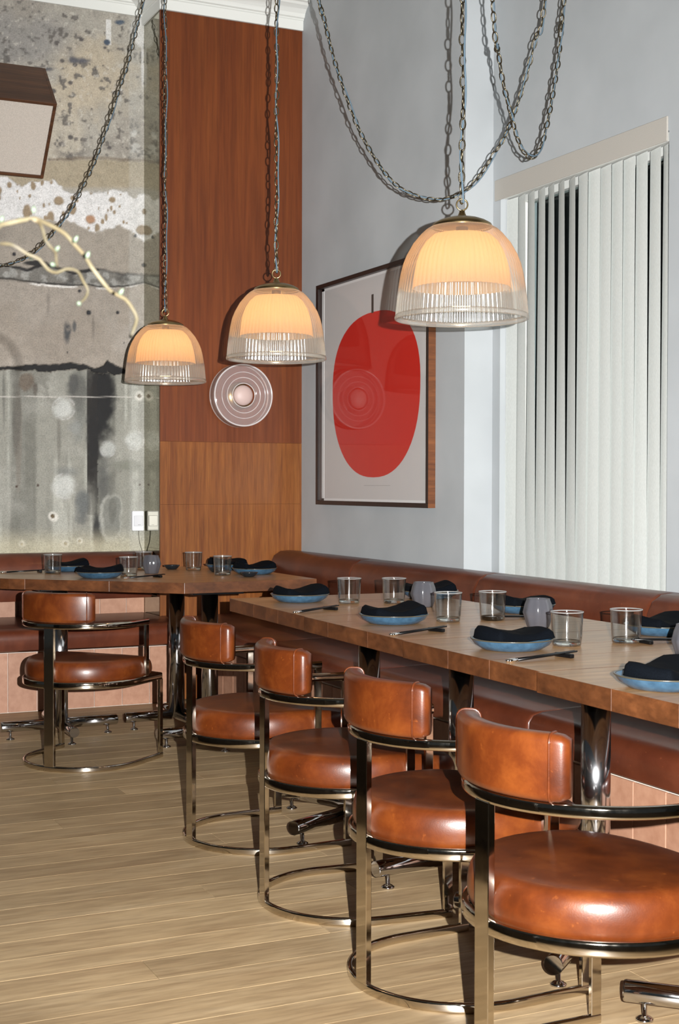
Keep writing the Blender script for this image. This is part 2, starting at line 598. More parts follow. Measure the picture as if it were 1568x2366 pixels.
# ---- bare concrete wall: a relief mesh with a map of stains and a painted flash-bounce strip
def vnoise(X, Z, cell, seed):
    rs = np.random.RandomState(seed)
    G = rs.rand(96, 96)
    a, b = X / cell, Z / cell
    i, j = np.floor(a).astype(int), np.floor(b).astype(int)
    fa, fb = a - i, b - j
    fa, fb = fa * fa * (3 - 2 * fa), fb * fb * (3 - 2 * fb)
    g = lambda p, q: G[p % 96, q % 96]
    return (g(i, j) * (1 - fa) + g(i + 1, j) * fa) * (1 - fb) + (g(i, j + 1) * (1 - fa) + g(i + 1, j + 1) * fa) * fb


def fbm(X, Z, cell, seed, o=5):
    s, a, t = 0, 1.0, 0
    for k in range(o):
        s = s + a * vnoise(X, Z, cell / 2 ** k, seed + k); t += a; a *= 0.55
    return s / t


def build_concrete():
    x0, x1, z0, z1, st = 0.75, XC, 0.80, 3.86, 0.0058
    nx, nz = int((x1 - x0) / st) + 1, int((z1 - z0) / st) + 1
    gx, gz = np.meshgrid(np.linspace(x0, x1, nx), np.linspace(z0, z1, nz))
    # survey grid on the wall: a runs right (0..333 in the open part), b runs down
    P0 = at(0, 700, y=YB); P1 = at(333, 700, y=YB)
    A = (gx - P0[0]) / (P1[0] - P0[0]) * 333.0
    # height lines converge slightly along the wall
    zt0, zb0 = at(0, 100, y=YB)[2], at(0, 1270, y=YB)[2]
    zt1, zb1 = at(333, 100, y=YB)[2], at(333, 1270, y=YB)[2]
    t = A / 333.0
    zt, zb = zt0 + (zt1 - zt0) * t, zb0 + (zb1 - zb0) * t
    B = 100 + (zt - gz) / (zt - zb) * 1170.0
    n1 = fbm(gx, gz, 0.28, 11); n2 = fbm(gx, gz, 0.09, 31); n3 = fbm(gx + 9, gz, 0.035, 51, 3); n4 = fbm(gx, gz + 5, 0.9, 71, 3)
    sm = lambda e0, e1, x: np.clip((x - e0) / (e1 - e0 + 1e-9), 0, 1) ** 2 * (3 - 2 * np.clip((x - e0) / (e1 - e0 + 1e-9), 0, 1))
    C3 = lambda r, g, b: np.array(lin(r, g, b)[:3])
    col = np.zeros(gx.shape + (3,)); D = np.zeros_like(gx)

    def lay(c, m):
        nonlocal col
        m = np.clip(m, 0, 1)[..., None]
        col = col * (1 - m) + C3(*c) * m

    def blob(a, b, ra, rb, soft=0.35, wob=0.45):
        d = np.sqrt(((A - a) / ra) ** 2 + ((B - b) / rb) ** 2) + (n2 - 0.5) * wob * 2
        return 1 - sm(1 - soft, 1 + soft * 0.3, d)

    col[:] = C3(156, 152, 143)
    # upper coat: sandy and pitted
    lay((144, 139, 131), sm(0.42, 0.6, n1) * (B < 430))
    lay((170, 160, 142), blob(205, 175, 105, 110, 0.5, 0.5))
    lay((176, 168, 152), blob(120, 330, 90, 110, 0.6, 0.7) * 0.6)
    lay((134, 132, 129), blob(40, 90, 150, 70, 0.6, 0.6) * 0.8)
    lay((184, 184, 180), sm(0.60, 0.68, n2) * blob(300, 250, 45, 200, 0.6, 0.5))
    lay((96, 92, 88), sm(0.66, 0.74, n3) * (B < 425) * 0.9)
    lay((100, 96, 92), blob(165, 345, 55, 55, 0.7, 0.9) * sm(0.45, 0.6, n2) * 0.9)
    lay((84, 84, 88), blob(105, 160, 30, 8, 0.6, 0.8)); lay((84, 84, 90), blob(190, 140, 26, 10, 0.6, 0.9))
    for k, (a, b) in enumerate(((140, 140), (170, 150), (185, 90), (130, 100), (90, 190), (215, 160), (160, 190), (240, 110), (120, 210), (80, 250), (250, 340), (160, 315))):
        lay((84, 80, 78), blob(a, b, 6, 5, 0.5, 0.8))
    # ragged top, with a white tab of old paint
    lay((206, 206, 204), ((A > 243) & (A < 254) & (B > 46) & (B < 104)).astype(float) * 0.9)
    lay((200, 200, 198), blob(318, 75, 22, 40, 0.3, 0.6)); lay((64, 76, 92), blob(245, 98, 9, 8)); lay((70, 82, 96), blob(275, 52, 16, 8))
    lay((206, 206, 206), blob(330, 140, 4, 60, 0.5, 0.7) * 0.8)
    n5 = fbm(gx + 3, gz + 7, 0.018, 171, 2)
    lay((88, 85, 82), sm(0.66, 0.8, n5) * (B < 425) * 0.7 * sm(0.4, 0.6, n1)); lay((190, 186, 176), sm(0.70, 0.82, 1 - n5) * (B < 425) * 0.5)
    D -= 0.004 * sm(0.64, 0.74, n3) * (B < 430)
    # ledge line between coats
    ln = 366 + (n1 - 0.5) * 26
    lay((108, 94, 78), (1 - sm(0, 6, np.abs(B - ln))) * 0.7 * (A > 110))
    lay((152, 142, 122), sm(ln, ln + 6, B) * (1 - sm(425, 440, B)))
    # white plaster band with gouges
    top = np.interp(A, [-400, 0, 60, 120, 150, 200, 260, 300, 333], [415, 412, 420, 412, 430, 446, 440, 445, 445]) + (n2 - 0.5) * 34
    bot = np.interp(A, [-400, 0, 50, 100, 150, 190, 215, 245, 275, 300, 333], [520, 520, 502, 508, 512, 522, 536, 530, 518, 540, 552]) + (n2 - 0.5) * 30
    band = sm(-2, 3, B - top) * sm(-2, 3, bot - B)
    rs = np.random.RandomState(5)
    pits = np.zeros_like(A)
    for k in range(95):
        a, b = rs.uniform(-130, 333), rs.uniform(405, 550)
        s = rs.uniform(2.2, 6.5) if rs.rand() < 0.8 else rs.uniform(7, 12)
        pits = np.maximum(pits, blob(a, b, s * rs.uniform(0.6, 0.9), s * rs.uniform(0.9, 1.7), 0.3, 0.5))
    for (a, b, s) in ((205, 505, 14), (132, 462, 12), (256, 460, 8), (328, 530, 13), (165, 455, 8)):
        pits = np.maximum(pits, blob(a, b, s, s * 0.9, 0.3, 0.5))
    lay((204, 204, 204), band)
    lay((134, 116, 90), band * pits * 0.95)
    lay((168, 128, 100), band * blob(205, 505, 14, 12) * 0.8)
    D += 0.0045 * band * (1 - 0.9 * pits)
    # render below the band
    m = sm(-2, 4, B - bot)
    lay((142, 135, 125), m * 1.0)
    lay((126, 120, 112), m * sm(0.45, 0.62, n1) * 0.7)
    # rough groove
    g0 = np.interp(A, [-400, 0, 60, 100, 170, 230, 300, 333], [612, 610, 622, 612, 628, 622, 630, 632]) + (n2 - 0.5) * 14
    g1 = np.interp(A, [-400, 0, 60, 110, 170, 230, 280, 333], [642, 642, 648, 652, 656, 660, 660, 650]) + (n2 - 0.5) * 12
    gm = sm(-2, 2, B - g0) * sm(-2, 2, g1 - B)
    lay((104, 102, 97), gm); lay((138, 138, 134), gm * sm(0.5, 0.7, n3)); lay((60, 58, 56), gm * sm(0.56, 0.7, n2) * 0.8)
    lay((32, 31, 31), (1 - sm(1.5, 5, np.abs(B - g0))) * (0.4 + 0.6 * sm(0.4, 0.5, n1)))
    lay((40, 38, 37), (1 - sm(1.2, 3.5, np.abs(B - g1))) * 0.8)
    lay((204, 202, 198), (1 - sm(1, 3.5, np.abs(B - g1 - 4))) * sm(0.45, 0.6, n2))
    lay((28, 27, 27), blob(80, 606, 26, 6)); D -= 0.006 * gm
    # smooth taupe field
    k0 = np.interp(A, [-400, 0, 40, 80, 110, 160, 190, 215, 235, 246, 262, 285, 333], [846, 846, 844, 838, 842, 834, 840, 850, 846, 832, 840, 852, 862]) + (n2 - 0.5) * 16
    fm = sm(0, 6, B - g1 - 5) * (1 - sm(-3, 3, B - k0))
    lay((146, 138, 128), fm); lay((158, 152, 144), fm * sm(0.42, 0.64, n1) * 0.8); lay((124, 116, 106), fm * sm(0.55, 0.7, n4) * 0.5)
    lay((62, 64, 66), blob(152, 768, 11, 34, 0.6, 0.9) * sm(0.3, 0.5, n2)); lay((80, 80, 80), blob(168, 752, 5, 16, 0.5, 0.8))
    lay((96, 90, 84), blob(212, 752, 4, 32, 0.6, 0.6) * 0.6); lay((104, 98, 92), blob(108, 690, 5, 34, 0.7, 0.7) * 0.6)
    for (a, b, s) in ((202, 720, 6), (270, 720, 5), (152, 812, 3), (32, 585, 5), (312, 543, 4), (332, 610, 5), (285, 790, 2.5), (180, 670, 4)):
        lay((36, 36, 40), blob(a, b, s, s)); D -= 0.006 * blob(a, b, s, s)
    # black jagged joint
    th = np.interp(A, [-400, 0, 20, 60, 110, 150, 185, 205, 240, 262, 280, 300, 333], [8, 8, 6, 9, 12, 16, 12, 7, 24, 26, 14, 5, 3]) * (0.6 + 0.9 * n2)
    jm = sm(-2, 1, B - k0) * (1 - sm(-1, 2, B - k0 - th))
    # lower cast concrete
    lm = sm(-1, 3, B - k0 - th)
    lay((132, 132, 124), lm)
    stre = fbm(gx, gz * 0.06, 0.05, 91, 4); stre2 = fbm(gx, gz * 0.05, 0.16, 131, 3)
    lay((160, 161, 153), lm * sm(0.5, 0.68, stre) * 0.9); lay((94, 94, 87), lm * sm(0.54, 0.66, stre2) * 0.75)
    lay((150, 150, 143), lm * sm(0.5, 0.7, n1) * 0.5); lay((98, 97, 90), lm * sm(0.58, 0.7, n2) * sm(0.4, 0.6, n4) * 0.6)
    lay((112, 108, 100), lm * blob(40, 1000, 9, 150, 0.4, 0.3) * 0.9)
    lay((92, 92, 86), lm * blob(60, 900, 34, 40, 0.8, 0.7) * 0.55)
    lay((92, 96, 94), lm * blob(180, 930, 26, 90, 0.7, 0.6) * 0.6)
    lay((84, 84, 80), lm * blob(178, 905, 26, 62, 0.6, 0.7) * 0.8); lay((66, 67, 66), lm * blob(166, 885, 12, 30, 0.5, 0.7) * 0.8)
    lay((92, 80, 68), lm * blob(62, 880, 24, 26, 0.3, 0.6) * 0.8); lay((72, 64, 56), lm * blob(78, 895, 8, 24, 0.4, 0.6) * 0.7)
    lay((82, 80, 74), lm * blob(36, 950, 11, 110, 0.4, 0.35) * 0.7); lay((70, 70, 66), lm * blob(8, 920, 4, 80, 0.5, 0.4) * 0.6)
    lay((100, 98, 91), lm * blob(132, 1010, 6, 80, 0.6, 0.5) * 0.7)
    lay((62, 64, 66), lm * blob(236, 1120, 22, 80, 0.8, 0.7) * 0.6); lay((58, 60, 62), lm * blob(188, 1180, 16, 60, 0.8, 0.8) * 0.7)
    lay((14, 15, 17), lm * blob(228, 930, 34, 105, 0.5, 0.6)); lay((10, 11, 13), lm * blob(238, 910, 22, 85, 0.6, 0.7))
    lay((24, 21, 18), lm * ((A > 197 + (n3 - .5) * 3) & (A < 222 + (n3 - .5) * 4) & (B < 1190)) * (0.55 + 0.45 * sm(0.3, 0.6, n2)) * (1 - 0.6 * sm(1100, 1190, B + (n2 - .5) * 80))); lay((15, 15, 16), lm * blob(212, 1010, 18, 100, 0.6, 0.6)); lay((26, 28, 30), lm * blob(220, 1230, 15, 60, 0.5, 0.7) * 0.9)
    lay((96, 100, 100), lm * blob(185, 1160, 20, 60, 0.7, 0.8) * 0.7); lay((100, 104, 104), lm * blob(150, 1088, 40, 16, 0.8, 0.6) * 0.6)
    lay((9, 9, 11), jm); D -= 0.008 * jm
    for (a, b, r, c) in ((143, 942, 27, 186), (168, 985, 17, 128), (246, 1036, 19, 172), (310, 1016, 23, 186), (146, 1122, 30, 184), (352, 1016, 20, 180)):
        lay((c, c + 3, c), lm * blob(a, b, r, r * 1.02, 0.45, 0.35) * 0.75)
        ring = np.exp(-((np.sqrt(((A - a) / r) ** 2 + ((B - b) / r) ** 2) - 0.95) / 0.07) ** 2)
        lay((min(255, c + 20),) * 3, lm * ring * 0.35 * sm(0.4, 0.6, n3))
    lay((176, 177, 170), lm * blob(250, 1188, 28, 52, 0.25, 0.5) * 0.7); lay((112, 113, 107), lm * blob(252, 1188, 24, 47, 0.2, 0.5) * 0.95); lay((90, 90, 84), lm * blob(256, 1180, 10, 34, 0.3, 0.5) * 0.6)
    for (a, b) in ((118, 1192), (48, 1258), (148, 1256), (180, 1250), (322, 913)):
        lay((206, 204, 196), lm * blob(a, b, 11, 11, 0.4, 0.6) * 0.8); lay((92, 78, 58), lm * blob(a, b, 4.5, 4.5)); D -= 0.01 * lm * blob(a, b, 4, 4)
    for (a, b) in ((36, 1123), (322, 1119), (84, 1120)):
        lay((64, 48, 40), lm * blob(a, b, 3.2, 3.2, 0.4, 0.2))
    lay((176, 170, 146), lm * sm(1212, 1270, B) * 0.7); lay((196, 192, 186), (1 - sm(0.4, 1.6, np.abs(B - 915 - (A - 150) * 0.004))) * 0.65 * lm)
    lay((92, 96, 84), lm * blob(285, 1075, 45, 13, 0.7, 0.6) * 0.5)
    lay((178, 180, 176), sm(294, 300, A) * 0.22)  # flash bounced off the mirror, painted as a lighter strip beside it
    D += (n1 - 0.5) * 0.006 + (n3 - 0.5) * 0.0016
    me = bpy.data.meshes.new('wall_back')
    V = np.stack([gx, YB - D, gz], -1).reshape(-1, 3)
    idx = np.arange(nx * nz).reshape(nz, nx)
    q = np.stack([idx[:-1, :-1], idx[:-1, 1:], idx[1:, 1:], idx[1:, :-1]], -1).reshape(-1, 4)
    me.vertices.add(len(V)); me.vertices.foreach_set('co', V.ravel())
    me.loops.add(q.size); me.loops.foreach_set('vertex_index', q.ravel().astype(np.int32))
    me.polygons.add(len(q)); me.polygons.foreach_set('loop_start', np.arange(0, q.size, 4, dtype=np.int32))
    me.polygons.foreach_set('use_smooth', np.ones(len(q), dtype=bool))
    me.update(); me.validate()
    ca = me.color_attributes.new('wear_and_bounce', 'FLOAT_COLOR', 'POINT')
    ca.data.foreach_set('color', np.concatenate([col.reshape(-1, 3), np.ones((nx * nz, 1))], 1).ravel().astype(np.float32))
    return me


struct('wall_back', build_concrete(), MAT['concrete'], 'bare stained concrete wall with cracks and a white plaster band')
struct('wall_back', me_box('wall_back_rest', -3.2, 0.75, YB, YB + 0.15, 0.8, CEIL), MAT['concrete_plain'], 'plain bare concrete continuing to the left')
wt = struct('wall_back', me_box('wall_back_low', -3.2, XC, YB + 0.004, YB + 0.15, 0, 0.83), MAT['grout'], 'tiled foot of the concrete wall behind the bench')
TW = 0.1515
tile_me = me_box('tile', -TW / 2 + 0.0016, TW / 2 - 0.0016, -0.004, 0.006, 0.0016, 0.2984, 0.0015)
for k in range(14):
    for z in (0.31, 0.61 - 0.09):
        if z > 0.4: continue
        mobj('tile', tile_me, MAT['tile'], wt, (2.2 - TW * (k + 0.5), YB, z))
mobj('tile', me_box('tile_cut', 2.2016, XC - 0.001, YB - 0.004, YB + 0.006, 0.3116, 0.6084, 0.0015), MAT['tile'], wt)

# ---- veneered column with a mirror on its side
colo = struct('wall_column', me_box('wall_column', XC + 0.006, XR + 0.1, YC + 0.016, YB + 0.15, 0, CEIL), MAT['dark'], 'veneered column between concrete wall and picture wall')
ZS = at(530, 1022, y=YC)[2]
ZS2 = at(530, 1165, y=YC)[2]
for nm, za, zb_, mt in (('veneer_band', ZS, 3.752, 'panel'), ('veneer_band', ZS2, ZS, 'panel_sheen'), ('veneer_band', 0.0, ZS2, 'panel_sheen')):  # column face split into bands where the painted varnish reflections begin
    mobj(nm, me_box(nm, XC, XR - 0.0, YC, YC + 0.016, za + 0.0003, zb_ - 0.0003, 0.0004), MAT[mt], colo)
mobj('mirror_pane', me_box('mirror_pane', XC, XC + 0.006, YC + 0.017, YB + 0.01, 0.83, 3.752), MAT['mirror'], colo)
mobj('mirror_pane', me_box('mirror_pane_low', XC, XC + 0.006, YC + 0.017, YB + 0.003, 0.0, 0.829), MAT['mirror'], colo)

# ---- crown moulding, wrapping the column
def crown(path, z):
    pr = [(0, 0), (0.012, 0), (0.014, 0.052), (0.020, 0.056), (0.020, 0.062), (0.032, 0.066), (0.040, 0.085), (0.060, 0.105), (0.085, 0.118), (0.095, 0.130), (0.110, 0.134), (0.110, 0.150), (0.125, 0.156), (0.125, 0.24), (0, 0.24)]
    return me_sweep('crown', [(x, y, z) for x, y in path], pr)
struct('trim_1', crown([(-3.2, YB), (XC, YB)], 3.798), MAT['white'], 'white crown moulding above the concrete wall')
struct('trim_2', crown([(XC - 0.001, YB), (XC - 0.001, YC), (XR, YC)], 3.752), MAT['white'], 'white crown moulding above the wood veneer column')

# ---- picture wall and window recess
struct('wall_right', me_box('wall_right', XR, XR + 0.4, YW, YB + 0.15, 0, CEIL), MAT['wall'], 'pale grey wall that carries the framed print')
wy0, wy1, wz0, wz1 = 4.168, 5.352, 0.70, 2.50
for nm, a in (('far', (XW, XW + 0.16, wy1, YW + 0.1, 0, CEIL)), ('near', (XW, XW + 0.16, -2.2, wy0, 0, CEIL)), ('top', (XW, XW + 0.16, wy0, wy1, wz1, CEIL)), ('low', (XW, XW + 0.16, wy0, wy1, 0, wz0))):
    struct('wall_window', me_box('wall_window', *a), MAT['wall'], {'far': 'pale wall strip between window and picture wall', 'near': 'pale wall to the right of the blinds', 'top': 'pale wall above the blind valance', 'low': 'pale wall below the window'}[nm])
struct('wall_bench', me_box('wall_bench', XR, XW, -2.2, YW, 0, 0.69), MAT['wall'], 'low ledge behind the bench under the window')
win = struct('window_1', me_box('window_glass', XW + 0.12, XW + 0.126, wy0, wy1, wz0, wz1), MAT['window_glass'], 'dark night window behind the vertical blind')
for (a, b, c, d) in ((wy0, wy0 + 0.05, wz0, wz1), (wy1 - 0.05, wy1, wz0, wz1), (wy0 + 0.05, wy1 - 0.05, wz0, wz0 + 0.05), (wy0 + 0.05, wy1 - 0.05, wz1 - 0.05, wz1), (4.63, 4.67, wz0 + 0.05, wz1 - 0.05)):
    mobj('window_frame', me_box('window_frame', XW + 0.095, XW + 0.15, a, b, c, d, 0.003), MAT['white'], win)
struct('night_backdrop', me_box('night_backdrop', XW + 1.2, XW + 1.3, 2.0, 8.0, 0, CEIL), MAT['dark'], 'added dark backdrop standing for night outside the window')  # dark sheet added behind the glass so the window stays black

# ------------------------------------------------------------------ banquettes
def cushion_profile(kind):
    if kind == 'seat':   # depth (from front edge backwards), z
        return [(0.03, 0.340), (0.004, 0.350), (0.0, 0.372), (-0.006, 0.40), (-0.004, 0.428), (0.012, 0.450), (0.045, 0.460), (0.2, 0.466), (0.4, 0.466), (0.62, 0.462), (0.62, 0.340)]
    return [(0.0, 0.56), (-0.012, 0.60), (-0.016, 0.68), (-0.008, 0.745), (0.012, 0.785), (0.05, 0.808), (0.10, 0.812), (0.17, 0.806), (0.17, 0.56)]


def cushion(name, prof, length, end=0.012, depth_scale=1.0):
    """extruded along local x from 0..length, depth in +y, ends softly rounded"""
    xs = [(0.0, 0.86), (0.004, 0.95), (end, 1.0), (length - end, 1.0), (length - 0.004, 0.95), (length, 0.86)]
    cx = sum(p[0] for p in prof) / len(prof); cz = sum(p[1] for p in prof) / len(prof)
    m = len(prof); V, Fc = [], []
    for x, s in xs:
        for (d, z) in prof:
            k = 1 - (1 - s) * 0.25
            V.append((x, (cx + (d - cx) * k) * depth_scale, cz + (z - cz) * k))
    for i in range(len(xs) - 1):
        for q in range(m):
            q2 = (q + 1) % m
            Fc.append((i * m + q, i * m + q2, (i + 1) * m + q2, (i + 1) * m + q))
    Fc.append(tuple(range(m))); Fc.append(tuple((len(xs) - 1) * m + q for q in range(m)))
    return me_from(name, V, Fc, True)


def smooth_angle(o, deg=40):
    me = o.data
    bm = bmesh.new(); bm.from_mesh(me)
    for e in bm.edges:
        if len(e.link_faces) == 2 and e.calc_face_angle(0) > R(deg):
            e.smooth = False
    bm.to_mesh(me); bm.free()
    me.polygons.foreach_set('use_smooth', [True] * len(me.polygons))


def banquette(label, origin, rz, segs_seat, segs_back, seat_front, plinth_set, total, x_off, back_depth, tile_shift=0.0, seat_dep=0.62):
    t = empty('banquette', origin, rz)
    tag(t, label, 'bench')
    for sg in segs_seat:
        a, b = sg[:2]
        dsc = 1.0
        prs = cushion_profile('seat')
        if len(sg) > 2:
            prs = [(min(d, sg[2]), z) for d, z in prs if d <= 0.21] + [(sg[2], 0.466), (sg[2], 0.340)]
        o = mobj('seat_cushion', cushion('seat_cushion', prs, b - a), MAT['bench'], t, (a, seat_front, 0))
        smooth_angle(o, 50)
    for (a, b) in segs_back:
        o = mobj('back_cushion', cushion('back_cushion', cushion_profile('back'), b - a), MAT['bench'], t, (a, back_depth, 0))
        smooth_angle(o, 50)
    p = mobj('plinth', me_box('plinth', x_off, total, plinth_set + 0.008, min(seat_front + 0.58, 7.24), 0.0, 0.338), MAT['grout'], t)
    k = 0
    n = int((total - x_off) / TW)
    for k in range(n):
        mobj('tile', plinth_tile, MAT['tile'], p, (x_off + tile_shift + TW * (k + 0.5), plinth_set + 0.004, 0.003))
    return t


plinth_tile = me_box('plinth_tile', -TW / 2 + 0.0016, TW / 2 - 0.0016, -0.004, 0.006, 0.0, 0.305, 0.0015)
# along the concrete wall (local x = world x, local y = world y)
banquette('brown leather bench along the bare concrete wall', (0, 0, 0), 0,
          [(-1.6, 0.2), (0.205, 2.30), (2.302, 2.384, 0.325)], [(-1.6, 0.2), (0.205, 2.29)], 6.92, 7.175, 2.38, -1.6, 7.36, 0.033)
# along the right wall: local x = -world y, local y = world x
XSEAT = 2.40
seg_r = [6.2, 4.99, 3.84, 2.7, 1.5, 0.6]
backs = [(-7.24, -6.205)] + [(-a + 0.003, -b - 0.003) for a, b in zip(seg_r[:-1], seg_r[1:])]
sseg = [7.22, 5.9, 4.85, 3.72, 2.6, 1.5, 0.6]
seats = [(-a + 0.002, -b - 0.002) for a, b in zip(sseg[:-1], sseg[1:])]
banquette('long brown leather bench under the framed print and the window', (0, 0, 0), -math.pi / 2,
          [(-a, -b) for a, b in ()] + [(y0, y1) for (y0, y1) in seats], backs, XSEAT, 2.50, -0.6, -7.15, 2.955, 0.05)


# ------------------------------------------------------------------ tables
def clip_poly(poly, lo, hi):
    def half(P, sgn, lim):
        out = []
        for i in range(len(P)):
            a, b = P[i], P[(i + 1) % len(P)]
            da, db = sgn * (a[1] - lim), sgn * (b[1] - lim)
            if da >= 0: out.append(a)
            if (da > 0) != (db > 0) and abs(da - db) > 1e-9:
                t = da / (da - db); out.append((a[0] + (b[0] - a[0]) * t, a[1] + (b[1] - a[1]) * t))
        return out
    return half(half(poly, 1, lo), -1, hi)


TT, TB = 0.750, 0.702
col_me = me_lathe('column', [(0.0, 0.05), (0.038, 0.05), (0.038, 0.692), (0.0, 0.692)], 32)
col_me.polygons.foreach_set('use_smooth', [len(p.vertices) == 4 for p in col_me.polygons])
plate_me = me_box('top_plate', -0.12, 0.12, -0.12, 0.12, 0.690, 0.7015, 0.002)
lev_me = me_lathe('leveller', [(0, 0.0), (0.019, 0.0), (0.020, 0.005), (0.012, 0.010), (0.0055, 0.013), (0.0055, 0.045), (0, 0.045)], 16)


def pedestal(t, x, y, rot, L):
    """one column on four tube feet, the feet ending in levellers"""
    c = mobj('pedestal', col_me, MAT['steel_column'], t, (x, y, 0))
    mobj('top_plate', plate_me, MAT['black'], c)
    for k in range(4):
        a = rot + k * math.pi / 2
        d = Vector((math.cos(a), math.sin(a), 0))
        p = [d * 0.030 + Vector((0, 0, 0.062)), d * (L - 0.004) + Vector((0, 0, 0.062)), d * L + Vector((0, 0, 0.062))]
        f = mobj('foot_tube', me_tube('foot_tube', p, [0.024, 0.024, 0.0225], 20), MAT['steel'], c)
        mobj('leveller', lev_me, MAT['steel'], c, tuple(d * (L - 0.045)))


def tabletop(t, poly, cuts):
    ys = [p[1] for p in poly]
    for a, b in zip(cuts[:-1], cuts[1:]):
        q = clip_poly(poly, a + 0.0004, b - 0.0004)
        if len(q) >= 3:
            tm = me_prism('top_board', q, TB, TT, 0.0009, 1)
            tm.materials.append(MAT['table']); tm.materials.append(MAT['table_edge'])
            for pg in tm.polygons:
                pg.material_index = 0 if abs(pg.normal.z) > 0.9 else 1
            mobj('top_board', tm, None, t)


tA = empty('dining_table', (1.95, 6.4, 0)); tag(tA, 'corner table with a cut-off edge in front of the concrete wall', 'table')
polyA = [(x - 1.95, y - 6.4) for x, y in ((1.300, 6.355), (1.947, 5.779), (2.59, 5.80), (2.585, 6.95), (1.27, 6.95), (1.270, 6.40))]
tabletop(tA, polyA, [-0.7, -0.38, -0.10, 0.16, 0.38, 0.56])
pedestal(tA, 1.55 - 1.95, 6.42 - 6.4, 0.0, 0.275)
pedestal(tA, 2.13 - 1.95, 6.44 - 6.4, 0.0, 0.26)
pedestal(tA, 2.125 - 1.95, 5.95 - 6.4, 0.0, 0.25)

tabs = [(4.925, 4.145, 1.838, 1.812), (4.145, 3.400, 1.806, 1.785), (3.400, 2.700, 1.779, 1.772), (2.700, 1.965, 1.762, 1.752)]
tlab = ['far oak table of the long row, nearest the wood column', 'second oak table of the long row from the far end', 'third oak table of the long row, middle of the picture', 'fourth oak table of the long row, at the right edge']
cutsets = [[0, .27, .52, .79], [0, .20, .50, .76], [0, .26, .47, .71], [0, .293, .52, .74]]
peds = [(2.125, 4.31, R(26), 0.40), (2.10, 3.63, R(7), 0.31), (2.10, 2.94, R(40), 0.38), (2.16, 2.20, R(-45), 0.42)]
for (ya, yb, xa, xb), lb, cs, pd in zip(tabs, tlab, cutsets, peds):
    yc = (ya + yb) / 2
    t = empty('dining_table', (2.2, yc, 0)); tag(t, lb, 'table', None)
    poly = [(xb - 2.2, yb + 0.0012 - yc), (2.611 - 2.2, yb + 0.0012 - yc), (2.611 - 2.2, ya - 0.0012 - yc), (xa - 2.2, ya - 0.0012 - yc)]
    tabletop(t, poly, [ya - yc - c for c in cs][::-1])
    if pd:
        pedestal(t, pd[0] - 2.2, pd[1] - yc, pd[2], pd[3])
    else:
        pedestal(t, -0.05, 0.0, R(45), 0.38)
pd0 = peds

# ------------------------------------------------------------------ chairs
UR = 0.256        # half width of the horseshoe


def u_path(r, x_end, z, n=22, x_shift=0.0):
    """horseshoe open to +x; back of it at x=0, legs at x_end"""
    c = UR
    P = [(x_end, r, z)]
    if x_end - c > 0.02: P.append(((x_end + c) / 2, r, z))
    for k in range(n + 1):
        a = math.pi / 2 + math.pi * k / n
        P.append((c + r * math.cos(a), r * math.sin(a), z))
    if x_end - c > 0.02: P.append(((x_end + c) / 2, -r, z))
    P.append((x_end, -r, z))
    return P


